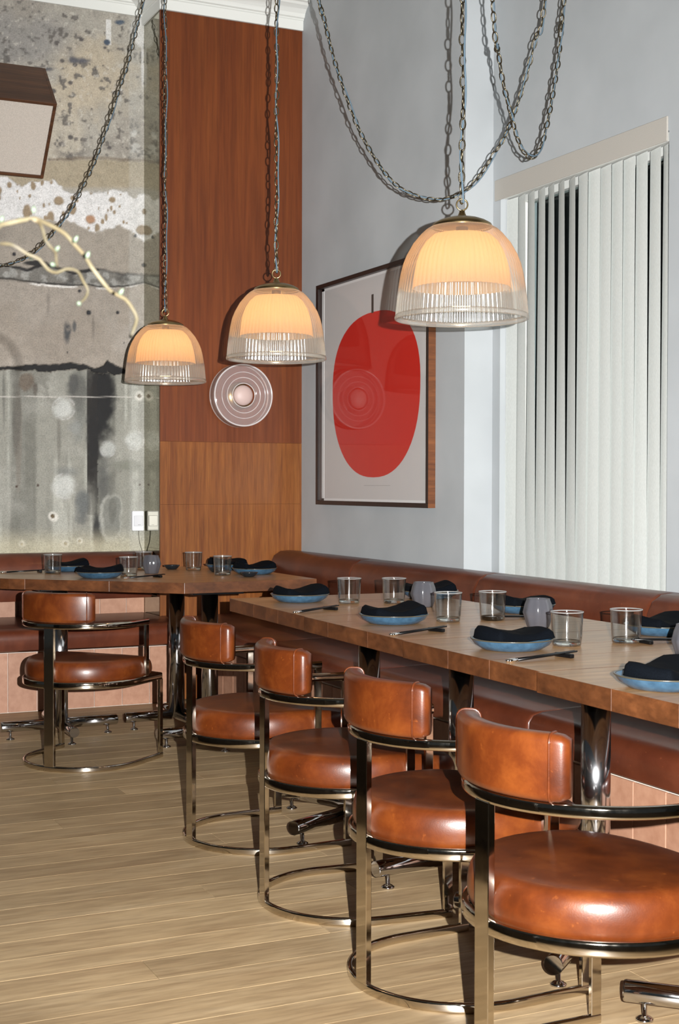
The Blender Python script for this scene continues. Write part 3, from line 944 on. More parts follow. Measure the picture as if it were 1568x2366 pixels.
def chair_proto():
    t = empty('dining_chair')
    ch, le = MAT['chrome'], MAT['leather']
    base = me_sweep('base_frame', u_path(UR, 0.457, 0.0115, 40), rrect(0.014, 0.023, 0.005, 3))
    smooth_angle(mobj('base_frame', base, ch, t), 30)
    # seat hoop: horseshoe closed by a bowed front
    P = u_path(UR, 0.445, 0.355, 40)
    for k in range(1, 10):
        a = -1 + 2 * k / 10
        P.append((0.445 + 0.045 * (1 - a * a), UR * a, 0.355))
    smooth_angle(mobj('seat_frame', me_sweep('seat_frame', P, rrect(0.015, 0.030, 0.006, 3), True), ch, t), 30)
    smooth_angle(mobj('arm_rail', me_sweep('arm_rail', u_path(UR, 0.345, 0.599, 40), rrect(0.016, 0.025, 0.0065, 3)), ch, t), 30)
    mobj('rear_post', me_box('rear_post', -0.0075, 0.0075, -0.024, 0.024, 0.020, 0.590, 0.0015), ch, t)
    for s in (-1, 1):
        mobj('front_leg', me_box('front_leg', 0.432, 0.458, s * UR - 0.0062, s * UR + 0.0062, 0.021, 0.3415, 0.0015), ch, t)
        mobj('arm_post', me_box('arm_post', 0.322, 0.345, s * UR - 0.0062, s * UR + 0.0062, 0.368, 0.587, 0.0015), ch, t)
    # seat cushion
    out = []
    for k in range(40):
        a = 2 * math.pi * k / 40
        out.append((math.cos(a), math.sin(a)))
    ring = []
    for (c, s) in out:
        ex = 2.5
        rx = abs(c) ** (2 / ex) * math.copysign(1, c); ry = abs(s) ** (2 / ex) * math.copysign(1, s)
        if c < 0:
            rx, ry = c, (s if abs(s) < 1 else s)
            ring.append((UR + c * 0.247, s * 0.248))
        else:
            ring.append((UR + rx * 0.285, ry * 0.248))
    lv = [(0.93, 0.350), (0.975, 0.362), (1.005, 0.371), (1.02, 0.384), (1.022, 0.400), (1.015, 0.416), (1.000, 0.430), (0.974, 0.4415), (0.937, 0.4485), (0.89, 0.4512), (0.79, 0.4525), (0.6, 0.4535), (0.3, 0.454)]
    V, Fc = [], []
    cx = 0.25
    for s, z in lv:
        for (x, y) in ring:
            xx = cx + (x - cx) * s
            z2 = z - 0.045 * max(0.0, (xx - 0.27) / 0.27) ** 2 * (z - 0.352) / 0.108   # waterfall front
            V.append((xx, y * s, z2))
    m = len(ring)
    for i in range(len(lv) - 1):
        for q in range(m):
            q2 = (q + 1) % m
            Fc.append((i * m + q, i * m + q2, (i + 1) * m + q2, (i + 1) * m + q))
    V.append((cx, 0, 0.4542)); Fc += [((len(lv) - 1) * m + q, (len(lv) - 1) * m + (q + 1) % m, len(V) - 1) for q in range(m)]
    Fc.append(tuple(range(m)))
    mobj('seat_cushion', me_from('seat_cushion', V, Fc, True), le, t)
    # curved back pad
    half = BACK_HALF
    pth = []
    n = 26
    rp = UR - 0.006
    for k in range(n + 1):
        a = math.pi + (-half + 2 * half * k / n)
        pth.append((UR + rp * math.cos(a), rp * math.sin(a), 0.674))
    prof0 = rrect(0.046, 0.124, 0.016, 4)
    m = len(prof0)
    ends = {0: 0.78, 1: 0.93, 2: 1.0}
    V, Fc = [], []
    for i in range(n + 1):
        a = math.pi + (-half + 2 * half * i / n)
        e = min(i, n - i)
        sc = 1.0 if e > 1 else (0.965 if e == 1 else 0.86)
        for (x, y) in prof0:
            rr = rp + x * (0.8 if e == 0 else 1.0)
            V.append((UR + rr * math.cos(a), rr * math.sin(a), 0.674 + y * sc))
    for i in range(n):
        for q in range(m):
            q2 = (q + 1) % m
            Fc.append((i * m + q, i * m + q2, (i + 1) * m + q2, (i + 1) * m + q))
    Fc.append(tuple(range(m))); Fc.append(tuple(n * m + q for q in range(m)))
    bp = mobj('backrest', me_from('backrest', V, Fc, True), le, t)
    for s in (-1, 1):
        a = math.pi + s * (half - 0.13)
        loop = [(UR + (rp + x * 1.02) * math.cos(a), (rp + x * 1.02) * math.sin(a), 0.674 + y * 1.006) for x, y in prof0]
        mobj('piping', me_tube('piping', loop + [loop[0]], 0.0026, 6, False), le, bp)
    return t


BACK_HALF = R(43)
chairs = [((1.32, 5.641), R(41), 'tan leather tub chair at the corner table by the concrete wall'),
          ((1.473, 4.305), R(4), 'farthest tan leather tub chair at the long table row'),
          ((1.440, 3.580), R(-5), 'second tan leather tub chair from the far end of the long table row'),
          ((1.410, 2.885), R(3), 'third tan leather tub chair from the far end of the long table row'),
          ((1.343, 2.231), R(1), 'nearest tan leather tub chair, cut off by the right edge')]
proto = None
for i, ((x, y), rz, lb) in enumerate(chairs):
    if i == 0: c = proto = chair_proto()
    else: c = copy_tree(proto)
    c.location = (x, y, 0); c.rotation_euler = (0, 0, rz)
    tag(c, lb, 'chair', 'tub dining chairs')

# ------------------------------------------------------------------ tableware
tum_me = me_lathe('tumbler', [(0, 0.0), (0.036, 0.0), (0.0385, 0.003), (0.040, 0.02), (0.0435, 0.086), (0.0445, 0.0895), (0.0440, 0.0915), (0.0425, 0.0905), (0.0412, 0.086), (0.0376, 0.02), (0.036, 0.013), (0.030, 0.0105), (0, 0.010)], 40)
tum_base = me_lathe('base', [(0, 0.0115), (0.0352, 0.0115), (0.0366, 0.014), (0.0378, 0.010), (0.0368, 0.0012), (0, 0.0012)], 40)
tum_rim = me_lathe('rim', [(0.0424, 0.0895), (0.0446, 0.0895), (0.0450, 0.0912), (0.0442, 0.0926), (0.0426, 0.0922)], 40, True, True)
ripple = lambda a: 1 + 0.035 * math.cos(8 * a)
pot_me = me_lathe('candle_holder', [(0, 0.0), (0.030, 0.0), (0.033, 0.004), (0.038, 0.022), (0.0455, 0.046), (0.040, 0.070), (0.0345, 0.084), (0.034, 0.088), (0.031, 0.088), (0.0315, 0.082), (0.0365, 0.068), (0.0415, 0.046), (0.034, 0.022), (0.028, 0.012), (0, 0.010)], 64, True, False, ripple)
plate_body = me_lathe('plate', [(0, 0.0), (0.070, 0.0), (0.078, 0.002), (0.098, 0.014), (0.1065, 0.026), (0.1085, 0.0285), (0.1070, 0.0295), (0.1040, 0.0275), (0.095, 0.0165), (0.075, 0.0075), (0, 0.006)], 56)
rim_me = me_lathe('rim', [(0.1062, 0.0262), (0.1092, 0.0280), (0.1092, 0.0300), (0.1062, 0.0302), (0.1040, 0.0285)], 56, True, True)


def napkin_mesh(seed):
    rs = random.Random(seed)
    nx, ny = 34, 22
    V, Fc = [], []
    ph, ph2 = rs.uniform(0, 6), rs.uniform(0, 6)
    top = []
    for j in range(ny + 1):
        for i in range(nx + 1):
            a, b = -1 + 2 * i / nx, -1 + 2 * j / ny
            sx = 0.104 * a * (1 - 0.12 * b * b); sy = 0.066 * b * (1 - 0.10 * a * a) + 0.010 * math.sin(2.2 * a + ph)
            fold = 0.0035 * math.sin(2.6 * b + 0.8 * a + ph) + 0.0045 * math.sin(2.4 * a + ph2)
            end = 0.014 * max(0, abs(a) - 0.35) ** 1.2
            edge = min(1.0, (1 - max(abs(a), abs(b))) / 0.16) ** 0.5 if max(abs(a), abs(b)) < 1 else 0
            V.append((sx, sy, 0.026 + (0.018 + fold + end * 1.3) * edge + 0.006 * abs(a)))
    n1 = len(V)
    for k in range(n1):
        x, y, z = V[k]
        V.append((x * 0.97, y * 0.97, min(z - 0.003, 0.0255 + 0.006 * abs(x / 0.104))))
    idx = lambda i, j: j * (nx + 1) + i
    for j in range(ny):
        for i in range(nx):
            q = (idx(i, j), idx(i + 1, j), idx(i + 1, j + 1), idx(i, j + 1))
            Fc.append(q); Fc.append(tuple(n1 + k for k in q[::-1]))
    per = [idx(i, 0) for i in range(nx)] + [idx(nx, j) for j in range(ny)] + [idx(i, ny) for i in range(nx, 0, -1)] + [idx(0, j) for j in range(ny, 0, -1)]
    for k in range(len(per)):
        a, b = per[k], per[(k + 1) % len(per)]
        Fc.append((a, b, n1 + b, n1 + a))
    return me_from('napkin', V, Fc, True)


nap_me = [napkin_mesh(s) for s in (1, 2, 3)]
stick_me = me_tube('chopstick', [(0.022, 0, 0), (0.12, 0, 0), (0.225, 0, 0)], [0.0036, 0.0032, 0.0022], 8)
tip_me = me_lathe('tip', [(0, -0.004), (0.0042, -0.002), (0.0046, 0.006), (0.0038, 0.024), (0, 0.0245)], 12)
rest_me = me_prism('chopstick_rest', [(-0.007, -0.03), (0.007, -0.03), (0.007, 0.03), (-0.007, 0.03)], 0, 0.011, 0.003, 2)


def put(name, me, mat, p, lb, cat, grp, rz=0.0, z=TT):
    o = mobj(name, me, mat, None, (p[0], p[1], z + 0.0004), rz)
    return tag(o, lb, cat, grp)


def tumbler(p, w):
    t = empty('tumbler', (p[0], p[1], TT + 0.0004)); tag(t, 'clear water tumbler, ' + w, 'glass', 'clear water tumblers')
    mobj('wall', tum_me, MAT['tumbler'], t); mobj('base', tum_base, MAT['tumbler_base'], t); mobj('rim', tum_rim, MAT['tumbler_rim'], t)


def plate(p, lb):
    t = empty('plate', (p[0], p[1], TT + 0.0004)); tag(t, lb, 'plate', 'blue stoneware plates')
    mobj('body', plate_body, MAT['plate'], t); mobj('rim', rim_me, MAT['rim'], t)


def napkin(p, k, rz, lb):
    put('napkin', nap_me[k], MAT['napkin'], p, lb, 'napkin', 'navy cloth napkins', rz)


def sticks(p, q, lb, rest_p=None):
    """a pair of chopsticks from silver end p towards q, across a black rest"""
    d = math.atan2(q[1] - p[1], q[0] - p[0])
    for s, w in ((-0.0045, 'nearer'), (0.0045, 'farther')):
        ox, oy = -math.sin(d) * s, math.cos(d) * s
        t = empty('chopstick', (p[0] + ox, p[1] + oy, TT + 0.0048), d)
        t.rotation_euler = (0, -R(2.2), d)
        tag(t, w + ' black chopstick of the pair ' + lb, 'chopstick', 'silver tipped chopsticks')
        mobj('shaft', stick_me, MAT['black'], t)
        tip = mobj('tip', tip_me, MAT['silver'], t); tip.rotation_euler = (0, math.pi / 2, 0)
        tip['label'] = 'silver end cap'
    L = 0.185
    put('chopstick_rest', rest_me, MAT['black'], (p[0] + math.cos(d) * L, p[1] + math.sin(d) * L), 'small black chopstick rest ' + lb, 'chopstick rest', 'black chopstick rests', d, TT - 0.0)


front = [((2.026, 4.690), 'far'), ((1.975, 3.835), 'second'), ((1.946, 3.100), 'third'), ((1.872, 2.372), 'nearest')]
words = {'far': 'farthest of the front row on the long table', 'second': 'second from far end, front row of the long table', 'third': 'third from far end, front row of the long table', 'nearest': 'cut off by right edge, front row of long table'}
for k, (p, w) in enumerate(front):
    plate(p, 'blue stoneware plate, ' + words[w])
    napkin((p[0] + 0.005, p[1] + 0.004), k % 3, R((8, 0, 6, 20)[k]), 'folded navy napkin on the plate ' + words[w])
back = [((2.545, 4.640), 'behind the far candle holder'), ((2.545, 3.985), 'behind the middle candle holder'), ((2.54, 3.235), 'at the bench side by the right edge')]
for k, (p, w) in enumerate(back):
    plate(p, 'blue stoneware plate on the long table ' + w)
    napkin(p, (k + 1) % 3, R((-10, 8, 12)[k]), 'folded navy napkin, bench side, ' + w)
for p, q, w in (((1.820, 4.250), (2.075, 4.375), 'in front of the farthest front plate'), ((1.800, 3.505), (2.12, 3.61), 'in front of the second front plate'), ((1.790, 2.865), (2.09, 2.918), 'in front of the third front plate'),
                ((2.50, 3.80), (2.31, 3.80), 'on the bench side of the second table'), ((2.53, 3.06), (2.33, 3.06), 'on the bench side of the third table')):
    sticks(p, q, w)
for p, w in (((2.160, 4.548), 'farthest front glass on the long table'), ((2.310, 4.483), 'farthest bench side glass on the long table'), ((2.158, 3.815), 'front glass beside the second plate of the long table'),
             ((2.309, 3.795), 'bench side glass opposite the second plate of the long table'), ((2.124, 3.108), 'front glass beside the third plate of the long table'), ((2.314, 3.102), 'nearest bench side glass on the long table')):
    tumbler(p, w)
for p, w in (((2.340, 4.313), 'between glasses at the far end of the long table'), ((2.318, 3.545), 'in the middle of the long table'), ((2.235, 2.735), 'cut off by the right edge of the picture'), ((2.01, 6.463), 'on the corner table')):
    put('candle_holder', pot_me, MAT['smoke'], p, 'smoked ribbed glass candle holder ' + w, 'candle holder', 'smoked glass candle holders', R(11))
# corner table
for p, w in (((1.572, 6.648), 'leftmost glass on the corner table'), ((1.845, 6.291), 'front middle glass on the corner table'), ((2.055, 6.74), 'glass half hidden behind the corner table candle holder'), ((2.274, 6.61), 'back right glass on the corner table'), ((2.281, 6.208), 'front right glass on the corner table')):
    tumbler(p, w)
for k, (p, rz, w) in enumerate((((1.683, 6.80), 5, 'at the back left of the corner table'), ((1.696, 6.250), -38, 'at the front left of the corner table'), ((2.455, 6.62), 30, 'at the back right of the corner table'), ((2.455, 6.235), 12, 'at the front right of the corner table'))):
    plate(p, 'blue stoneware plate ' + w)
    napkin(p, k % 3, R(rz), 'folded navy napkin on the plate ' + w)
bowl_me = me_lathe('sauce_bowl', [(0, 0), (0.022, 0), (0.030, 0.006), (0.041, 0.020), (0.0415, 0.022), (0.039, 0.021), (0.028, 0.009), (0, 0.005)], 32)
for p, w in (((2.203, 6.74), 'by the candle holder on the corner table'), ((2.352, 6.042), 'at the front right of the corner table'), ((2.335, 6.44), 'between the right glasses on the corner table')):
    put('sauce_bowl', bowl_me, MAT['ash'], p, 'small dark sauce bowl ' + w, 'bowl', 'small dark sauce bowls')
sticks((1.775, 6.115), (1.96, 6.02 + 0.16), 'at the front of the corner table')
sticks((1.345, 6.745), (1.545, 6.745), 'at the left end of the corner table')

# ------------------------------------------------------------------ pendant lamps on chains
NR = 76
rib = lambda a: 1 + 0.016 * math.cos(NR * a)
op = [(0.083, 0.274), (0.104, 0.262), (0.119, 0.248), (0.142, 0.220), (0.161, 0.186), (0.171, 0.160), (0.178, 0.132), (0.184, 0.096), (0.1885, 0.060), (0.1915, 0.028), (0.193, 0.012)]
shade_me = me_lathe('shade', op, NR * 4, True, False, rib)
rim2 = me_lathe('shade_rim', [(0.1905, 0.014), (0.1965, 0.010), (0.1985, 0.004), (0.1975, -0.002), (0.1925, -0.004), (0.1895, 0.002)], 96, True, True)
ip = [(0.084, 0.246), (0.104, 0.228), (0.121, 0.200), (0.132, 0.168), (0.139, 0.130), (0.143, 0.090)]
liner_me = me_lathe('liner', ip, 192, True, False, lambda a: 1 + 0.016 * math.cos(48 * a))
cap_me = me_lathe('cap', [(0.0885, 0.268), (0.0895, 0.273), (0.086, 0.279), (0.070, 0.288), (0.050, 0.295), (0.030, 0.299), (0.014, 0.302), (0.010, 0.310), (0.0075, 0.318), (0.0, 0.321)], 48)
bulb_me = me_lathe('bulb', [(0, 0.118), (0.014, 0.120), (0.026, 0.129), (0.031, 0.143), (0.029, 0.158), (0.020, 0.176), (0.013, 0.190), (0, 0.19)], 24)
sock_me = me_lathe('socket', [(0, 0.186), (0.016, 0.186), (0.018, 0.20), (0.018, 0.27), (0, 0.27)], 24)


def torus_me(name, R0, r0, n=24, m=8):
    V, Fc = [], []
    for i in range(n):
        a = 2 * math.pi * i / n
        for k in range(m):
            b = 2 * math.pi * k / m
            V.append(((R0 + r0 * math.cos(b)) * math.cos(a), r0 * math.sin(b), (R0 + r0 * math.cos(b)) * math.sin(a)))
    for i in range(n):
        for k in range(m):
            Fc.append((i * m + k, i * m + (k + 1) % m, ((i + 1) % n) * m + (k + 1) % m, ((i + 1) % n) * m + k))
    return me_from(name, V, Fc, True)


ring_me = torus_me('ring', 0.0165, 0.0024)
# one link: an oval in the local xz plane
PIT = 0.031
def link_mesh():
    V, Fc = [], []
    n, m, wr = 12, 5, 0.0026
    cen = []
    for i in range(n):
        a = 2 * math.pi * i / n
        cen.append((0.0082 * math.cos(a), 0.0168 * math.sin(a) + 0.0))
    for i in range(n):
        x, z = cen[i]
        xp, zp = cen[(i - 1) % n]; xn, zn = cen[(i + 1) % n]
        tx, tz = xn - xp, zn - zp; l = math.hypot(tx, tz); nx_, nz_ = tz / l, -tx / l
        for k in range(m):
            b = 2 * math.pi * k / m
            V.append((x + nx_ * wr * math.cos(b), wr * math.sin(b), z + nz_ * wr * math.cos(b)))
    for i in range(n):
        for k in range(m):
            Fc.append((i * m + k, i * m + (k + 1) % m, ((i + 1) % n) * m + (k + 1) % m, ((i + 1) % n) * m + k))
    return me_from('link', V, Fc, True)
LINK = link_mesh()


def chain_links(t, path, rnd):
    """links threaded along a polyline, every other one turned a quarter"""
    P = [Vector(p) for p in path]
    s, k, acc = 0.0, 0, PIT * 0.5
    twist = rnd.uniform(0, 3)
    for a, b in zip(P[:-1], P[1:]):
        L = (b - a).length
        d = (b - a).normalized()
        while acc <= L:
            p = a + d * acc
            q = d.to_track_quat('Z', 'Y')
            o = mobj('link', LINK, MAT['chain'], t)
            o.rotation_mode = 'QUATERNION'
            from mathutils import Quaternion
            o.rotation_quaternion = q @ Quaternion((0, 0, 1), twist + (math.pi / 2 if k % 2 else 0) + rnd.uniform(-.15, .15))
            o.location = p
            acc += PIT; k += 1
        acc -= L


def flex(t, path, rnd, amp=0.010):
    pts = []
    ph = rnd.uniform(0, 6)
    P = [Vector(p) for p in path]
    s = 0
    for i, p in enumerate(P):
        d = (P[min(i + 1, len(P) - 1)] - P[max(i - 1, 0)]).normalized()
        if i: s += (p - P[i - 1]).length
        e1 = d.orthogonal().normalized()
        e1 = (Vector(RT) - d * d.dot(Vector(RT))).normalized(); e2 = d.cross(e1)
        w = amp * (0.35 + 0.55 * math.sin(s * 9 + ph) + 0.35 * math.sin(s * 23 + ph * 2)); w2 = amp * (-0.3 + 0.6 * math.cos(s * 13 + ph))
        pts.append(p + e1 * w + e2 * w2)
    return mobj('flex_cable', me_tube('flex_cable', pts, 0.0028, 6), MAT['flex'], t)


def dz(u, v, d):
    return Vector(at(u, v, d=d))


swag = {
 3: [(1138, 11, 4.45), (1150, 113, 4.55), (1161, 187, 4.62), (1178, 255, 4.70), (1192, 311, 4.76), (1209, 351, 4.82), (1229, 365, 4.87), (1246, 345, 4.92), (1258, 311, 4.95), (1269, 260, 4.98), (1277, 215, 5.0), (1289, 142, 5.03), (1297, 57, 5.05), (1303, 0, 5.06)],
 2: [(736, 0, 5.50), (742, 17, 5.50), (773, 142, 5.50), (822, 283, 5.48), (867, 368, 5.46), (912, 425, 5.44), (963, 453, 5.42), (1014, 461, 5.40), (1054, 451, 5.38), (1093, 425, 5.36), (1133, 368, 5.33), (1173, 300, 5.30), (1212, 187, 5.26), (1238, 85, 5.22), (1258, 6, 5.19)],
 1: [(328, 9, 6.72), (312, 83, 6.70), (294, 152, 6.68), (275, 207, 6.66), (253, 275, 6.63), (230, 344, 6.60), (197, 422, 6.55), (161, 487, 6.5), (115, 546, 6.45), (69, 588, 6.4), (28, 608, 6.35), (-20, 614, 6.3), (-110, 596, 6.22), (-200, 520, 6.16), (-270, 400, 6.12), (-330, 240, 6.08), (-380, 60, 6.05)],
}
lamp_px = {3: (1066, 737, 4.092), 2: (638, 830, 5.474), 1: (382, 882, 6.746)}
lamp_lab = {3: 'nearest ribbed glass pendant lamp, largest in the picture, before the window', 2: 'middle ribbed glass pendant lamp in front of the wood column', 1: 'farthest ribbed glass pendant lamp, by the concrete wall edge'}
chain_lab = {3: 'bronze chain of the nearest pendant, looping up by the window valance', 2: 'bronze chain of the middle pendant, swagged low across the picture wall', 1: 'bronze chain of the farthest pendant, sloping down left across the concrete'}
lproto = None
for i in (3, 2, 1):
    u, v, d = lamp_px[i]
    p = dz(u, v, d)
    if lproto is None:
        t = lproto = empty('pendant_lamp')
        for nm, me, mt in (('shade', shade_me, 'shade'), ('shade_rim', rim2, 'shade'), ('liner', liner_me, 'liner'), ('cap', cap_me, 'brass'), ('bulb', bulb_me, 'bulb'), ('socket', sock_me, 'brass')):
            mobj(nm, me, MAT[mt], t)
        mobj('ring', ring_me, MAT['brass'], t, (0, 0, 0.336), YAW * -1)
    else:
        t = copy_tree(lproto)
    t.location = (p.x, p.y, p.z)
    tag(t, lamp_lab[i], 'pendant lamp', 'ribbed glass pendant lamps')
    rnd = random.Random(40 + i)
    c = empty('hanging_chain', (p.x, p.y, p.z + 0.34)); tag(c, chain_lab[i], 'chain', 'bronze lamp chains')
    org = Vector((p.x, p.y, p.z + 0.34))
    top = Vector((p.x, p.y, CEIL - 0.04))
    n = 60
    drop = [Vector((math.sin(k * 0.5 + i) * 0.0015, math.cos(k * 0.37) * 0.0015, (top - org).z * k / n)) for k in range(n + 1)]
    chain_links(c, drop, rnd); flex(c, drop, rnd)
    S_ = [top] + [dz(*q) for q in swag[i]]
    last = S_[-1]
    if i == 1: endp = Vector((last.x - 0.12, last.y + 0.0, CEIL - 0.04))
    else: endp = Vector((2.90, 4.05, CEIL - 0.04)) if i == 3 else Vector((2.86, 4.14, CEIL - 0.04))
    S_.append(endp)
    sw = [q - org for q in catmull(S_, 0.02)]
    chain_links(c, sw, rnd); flex(c, sw, rnd, 0.007)
    for hp in (top, endp):
        h = [hp - org + Vector((0, 0, 0.042)), hp - org + Vector((0, 0, 0.02)), hp - org + Vector((0.012, 0, 0.008)), hp - org + Vector((0.010, 0, -0.008)), hp - org + Vector((-0.004, 0, -0.012)), hp - org + Vector((-0.012, 0, 0))]
        mobj('ceiling_hook', me_tube('ceiling_hook', h, 0.0035, 8), MAT['chain'], c)

# ------------------------------------------------------------------ disc wall lamp on the column
sc = empty('wall_lamp', (2.76, YC, 1.676)); tag(sc, 'round ribbed glass wall lamp on the wood veneer column', 'wall lamp')
def lathe_y(name, prof, n=72, **k):
    me = me_lathe(name, prof, n, **k)
    me.transform(Matrix.Rotation(math.pi / 2, 4, 'X'))   # local z -> -y (out of the wall)
    return me
prf = [(0.168, 0.006), (0.172, 0.010)]
for k in range(5):
    z = 0.016 + k * 0.011
    prf += [(0.1755, z), (0.1700, z + 0.0055)]
prf += [(0.170, 0.074), (0.166, 0.079)]
for k in range(9):
    r = 0.162 - k * 0.0105
    prf += [(r, 0.0830 + k * 0.0004), (r - 0.005, 0.0775 + k * 0.0004)]
prf += [(0.064, 0.078)]
mobj('glass_disc', lathe_y('glass_disc', prf), MAT['sconce_glass'], sc)
MAT['disc_edge'] = ribbed_glass('disc_edge_glass', 0.25, 0.75, 0.15, (0.98, 0.95, 0.95, 1), 0.1, 0.7)
for r_, z_, m_ in ((0.169, 0.079, 0.0042), (0.1725, 0.012, 0.0035), (0.128, 0.0815, 0.0016), (0.098, 0.0822, 0.0022), (0.066, 0.081, 0.0020)):
    mobj('glass_ring', lathe_y('glass_ring', [(r_ + m_ * math.cos(a * math.pi / 4), z_ + m_ * math.sin(a * math.pi / 4)) for a in range(8)], 72, closed=True), MAT['disc_edge'], sc)
mobj('back_plate', lathe_y('back_plate', [(0, 0.0), (0.075, 0.0), (0.078, 0.004), (0.075, 0.012), (0.03, 0.016), (0, 0.016)]), MAT['brass'], sc)
mobj('socket', lathe_y('socket', [(0, 0.012), (0.02, 0.012), (0.02, 0.040), (0, 0.040)], 24), MAT['brass'], sc)
mobj('glow_ring', lathe_y('glow_ring', [(0.022, 0.034), (0.030, 0.036), (0.030, 0.044), (0.022, 0.046)], 32, closed=True), MAT['sconce_glow'], sc)
mobj('bulb', lathe_y('bulb', [(0, 0.100), (0.02, 0.0985), (0.040, 0.092), (0.053, 0.082), (0.0575, 0.070), (0.053, 0.057), (0.038, 0.046), (0.02, 0.04), (0, 0.04)], 40), MAT['sconce_bulb'], sc)

# ------------------------------------------------------------------ framed print (glazed)
py0, py1, pz0, pz1 = 5.683, 6.967, 1.074, 2.273
fx = XR - 0.040
pf = empty('framed_print', (XR, (py0 + py1) / 2, pz0)); tag(pf, 'large square framed print with a plain red oval, glazed, on the grey wall', 'picture')
oy = -(py0 + py1) / 2
def pb(name, x0, x1, y0, y1, z0, z1, mat, bev=0.0):
    return mobj(name, me_box(name, x0 - XR, x1 - XR, y0 + oy, y1 + oy, z0 - pz0, z1 - pz0, bev), MAT[mat], pf)
fw_ = 0.022
for (a, b, c, d) in ((py0, py1, pz0, pz0 + fw_), (py0, py1, pz1 - fw_, pz1), (py0, py0 + fw_, pz0 + fw_, pz1 - fw_), (py1 - fw_, py1, pz0 + fw_, pz1 - fw_)):
    pb('frame_bar', fx, XR - 0.001, a, b, c, d, 'frame', 0.001)
pb('frame_side', fx + 0.001, XR - 0.001, py0 - 0.0015, py0 - 0.0001, pz0, pz1, 'walnut2')
pb('backing', XR - 0.012, XR - 0.004, py0 + fw_, py1 - fw_, pz0 + fw_, pz1 - fw_, 'paper')
for (a, b, c, d) in ((py0 + fw_, py1 - fw_, pz0 + fw_, pz0 + fw_ + 0.012), (py0 + fw_, py1 - fw_, pz1 - fw_ - 0.012, pz1 - fw_), (py0 + fw_, py0 + fw_ + 0.03, pz0 + fw_, pz1 - fw_), (py1 - fw_ - 0.03, py1 - fw_, pz0 + fw_, pz1 - fw_)):
    pb('spacer', XR - 0.0135, XR - 0.0118, a, b, c, d, 'mat_edge')
# plain oval shape and a short stroke, printed flat on the paper
cy, cz, ry, rz_ = 6.308, 1.640, 0.497, 0.420
V = [(-0.0128, cy + oy, cz - pz0)]
for k in range(64):
    a = 2 * math.pi * k / 64
    ex = 2.35
    c_, s_ = math.cos(a), math.sin(a)
    V.append((-0.0128, cy + oy + ry * abs(c_) ** (2 / ex) * math.copysign(1, c_) * (1 + 0.07 * s_), cz - pz0 + rz_ * abs(s_) ** (2 / ex) * math.copysign(1, s_)))
ov = mobj('red_shape', me_from('red_shape', V, [(0, 1 + k, 1 + (k + 1) % 64) for k in range(64)], False, False), MAT['red'], pf)
pb('dark_stroke', XR - 0.0132, XR - 0.0126, 6.312, 6.336, 2.055, 2.150, 'stem')
pb('caption_line', XR - 0.0130, XR - 0.0126, 6.12, 6.42, 1.178, 1.1795, 'inkline')
pb('glass_pane', XR - 0.034, XR - 0.031, py0 + fw_ * 0.6, py1 - fw_ * 0.6, pz0 + fw_ * 0.6, pz1 - fw_ * 0.6, 'picture_glass')

# ------------------------------------------------------------------ vertical blind
XV = XW + 0.03
bl = empty('vertical_blind', (XV, 4.75, 0.80)); tag(bl, 'white vertical slat blind with cloth valance over the window', 'blind')
mobj('valance', me_box('valance', XW - 0.008 - XV, XW - 0.0005 - XV, 4.171 - 4.75, 5.393 - 4.75, 2.461 - 0.8, 2.554 - 0.8, 0.002), MAT['valance'], bl)
mobj('head_rail', me_box('head_rail', -0.018, 0.018, 4.175 - 4.75, 5.345 - 4.75, 1.665, 1.698), MAT['white'], bl)
sb = [5.212, 5.12, 5.041, 4.967, 4.894, 4.817, 4.741, 4.674, 4.602, 4.523, 4.443, 4.368, 4.294, 4.21, 4.133, 4.093]
stp = [(5.203, 5.112), (5.108, 5.056), (5.03, 4.984), (4.951, 4.904), (4.876, 4.837), (4.801, 4.763), (4.725, 4.686), (4.66, 4.599), (4.594, 4.515), (4.512, 4.444), (4.439, 4.37), (4.365, 4.293), (4.285, 4.218), (4.201, 4.14), (4.123, 4.097)]
SCL = XV / 3.23
sb = [q * SCL for q in sb]
stp = [(a * SCL, b * SCL) for a, b in stp]
for k, (a, b) in enumerate(stp):
    w = 0.089
    ct, cb = (a + b) / 2, (sb[k] + sb[k + 1]) / 2
    if k == 14: w = 0.05
    wt_, wb_ = a - b, min(w, (sb[k] - sb[k + 1]) * 1.03)
    # a slat seen narrower is turned more; it twists a little down its length
    kk = ct / XV
    turn = lambda q: math.acos(min(1, max(0.3, q / w) / math.sqrt(1 + kk * kk))) - math.atan(kk)
    at_, ab_ = turn(wt_), turn(wb_)
    V, Fc = [], []
    for i in range(13):
        s = i / 12
        z = 1.66 - s * 1.745
        c = ct + (cb - ct) * s - 4.75; al = at_ + (ab_ - at_) * s
        for q in range(5):
            h = (q / 4 - 0.5) * w
            bow = 0.0015 * (1 - (2 * q / 4 - 1) ** 2)
            V.append((h * math.sin(al) - bow * math.cos(al), c + h * math.cos(al), z))
    for i in range(12):
        for q in range(4):
            Fc.append((i * 5 + q, i * 5 + q + 1, (i + 1) * 5 + q + 1, (i + 1) * 5 + q))
    nv = len(V)
    V += [(x + 0.0008, y, z) for x, y, z in V]
    Fc += [tuple(nv + i for i in f[::-1]) for f in Fc]
    mobj('slat', me_from('slat', V, Fc, True, False), MAT['slat'], bl)

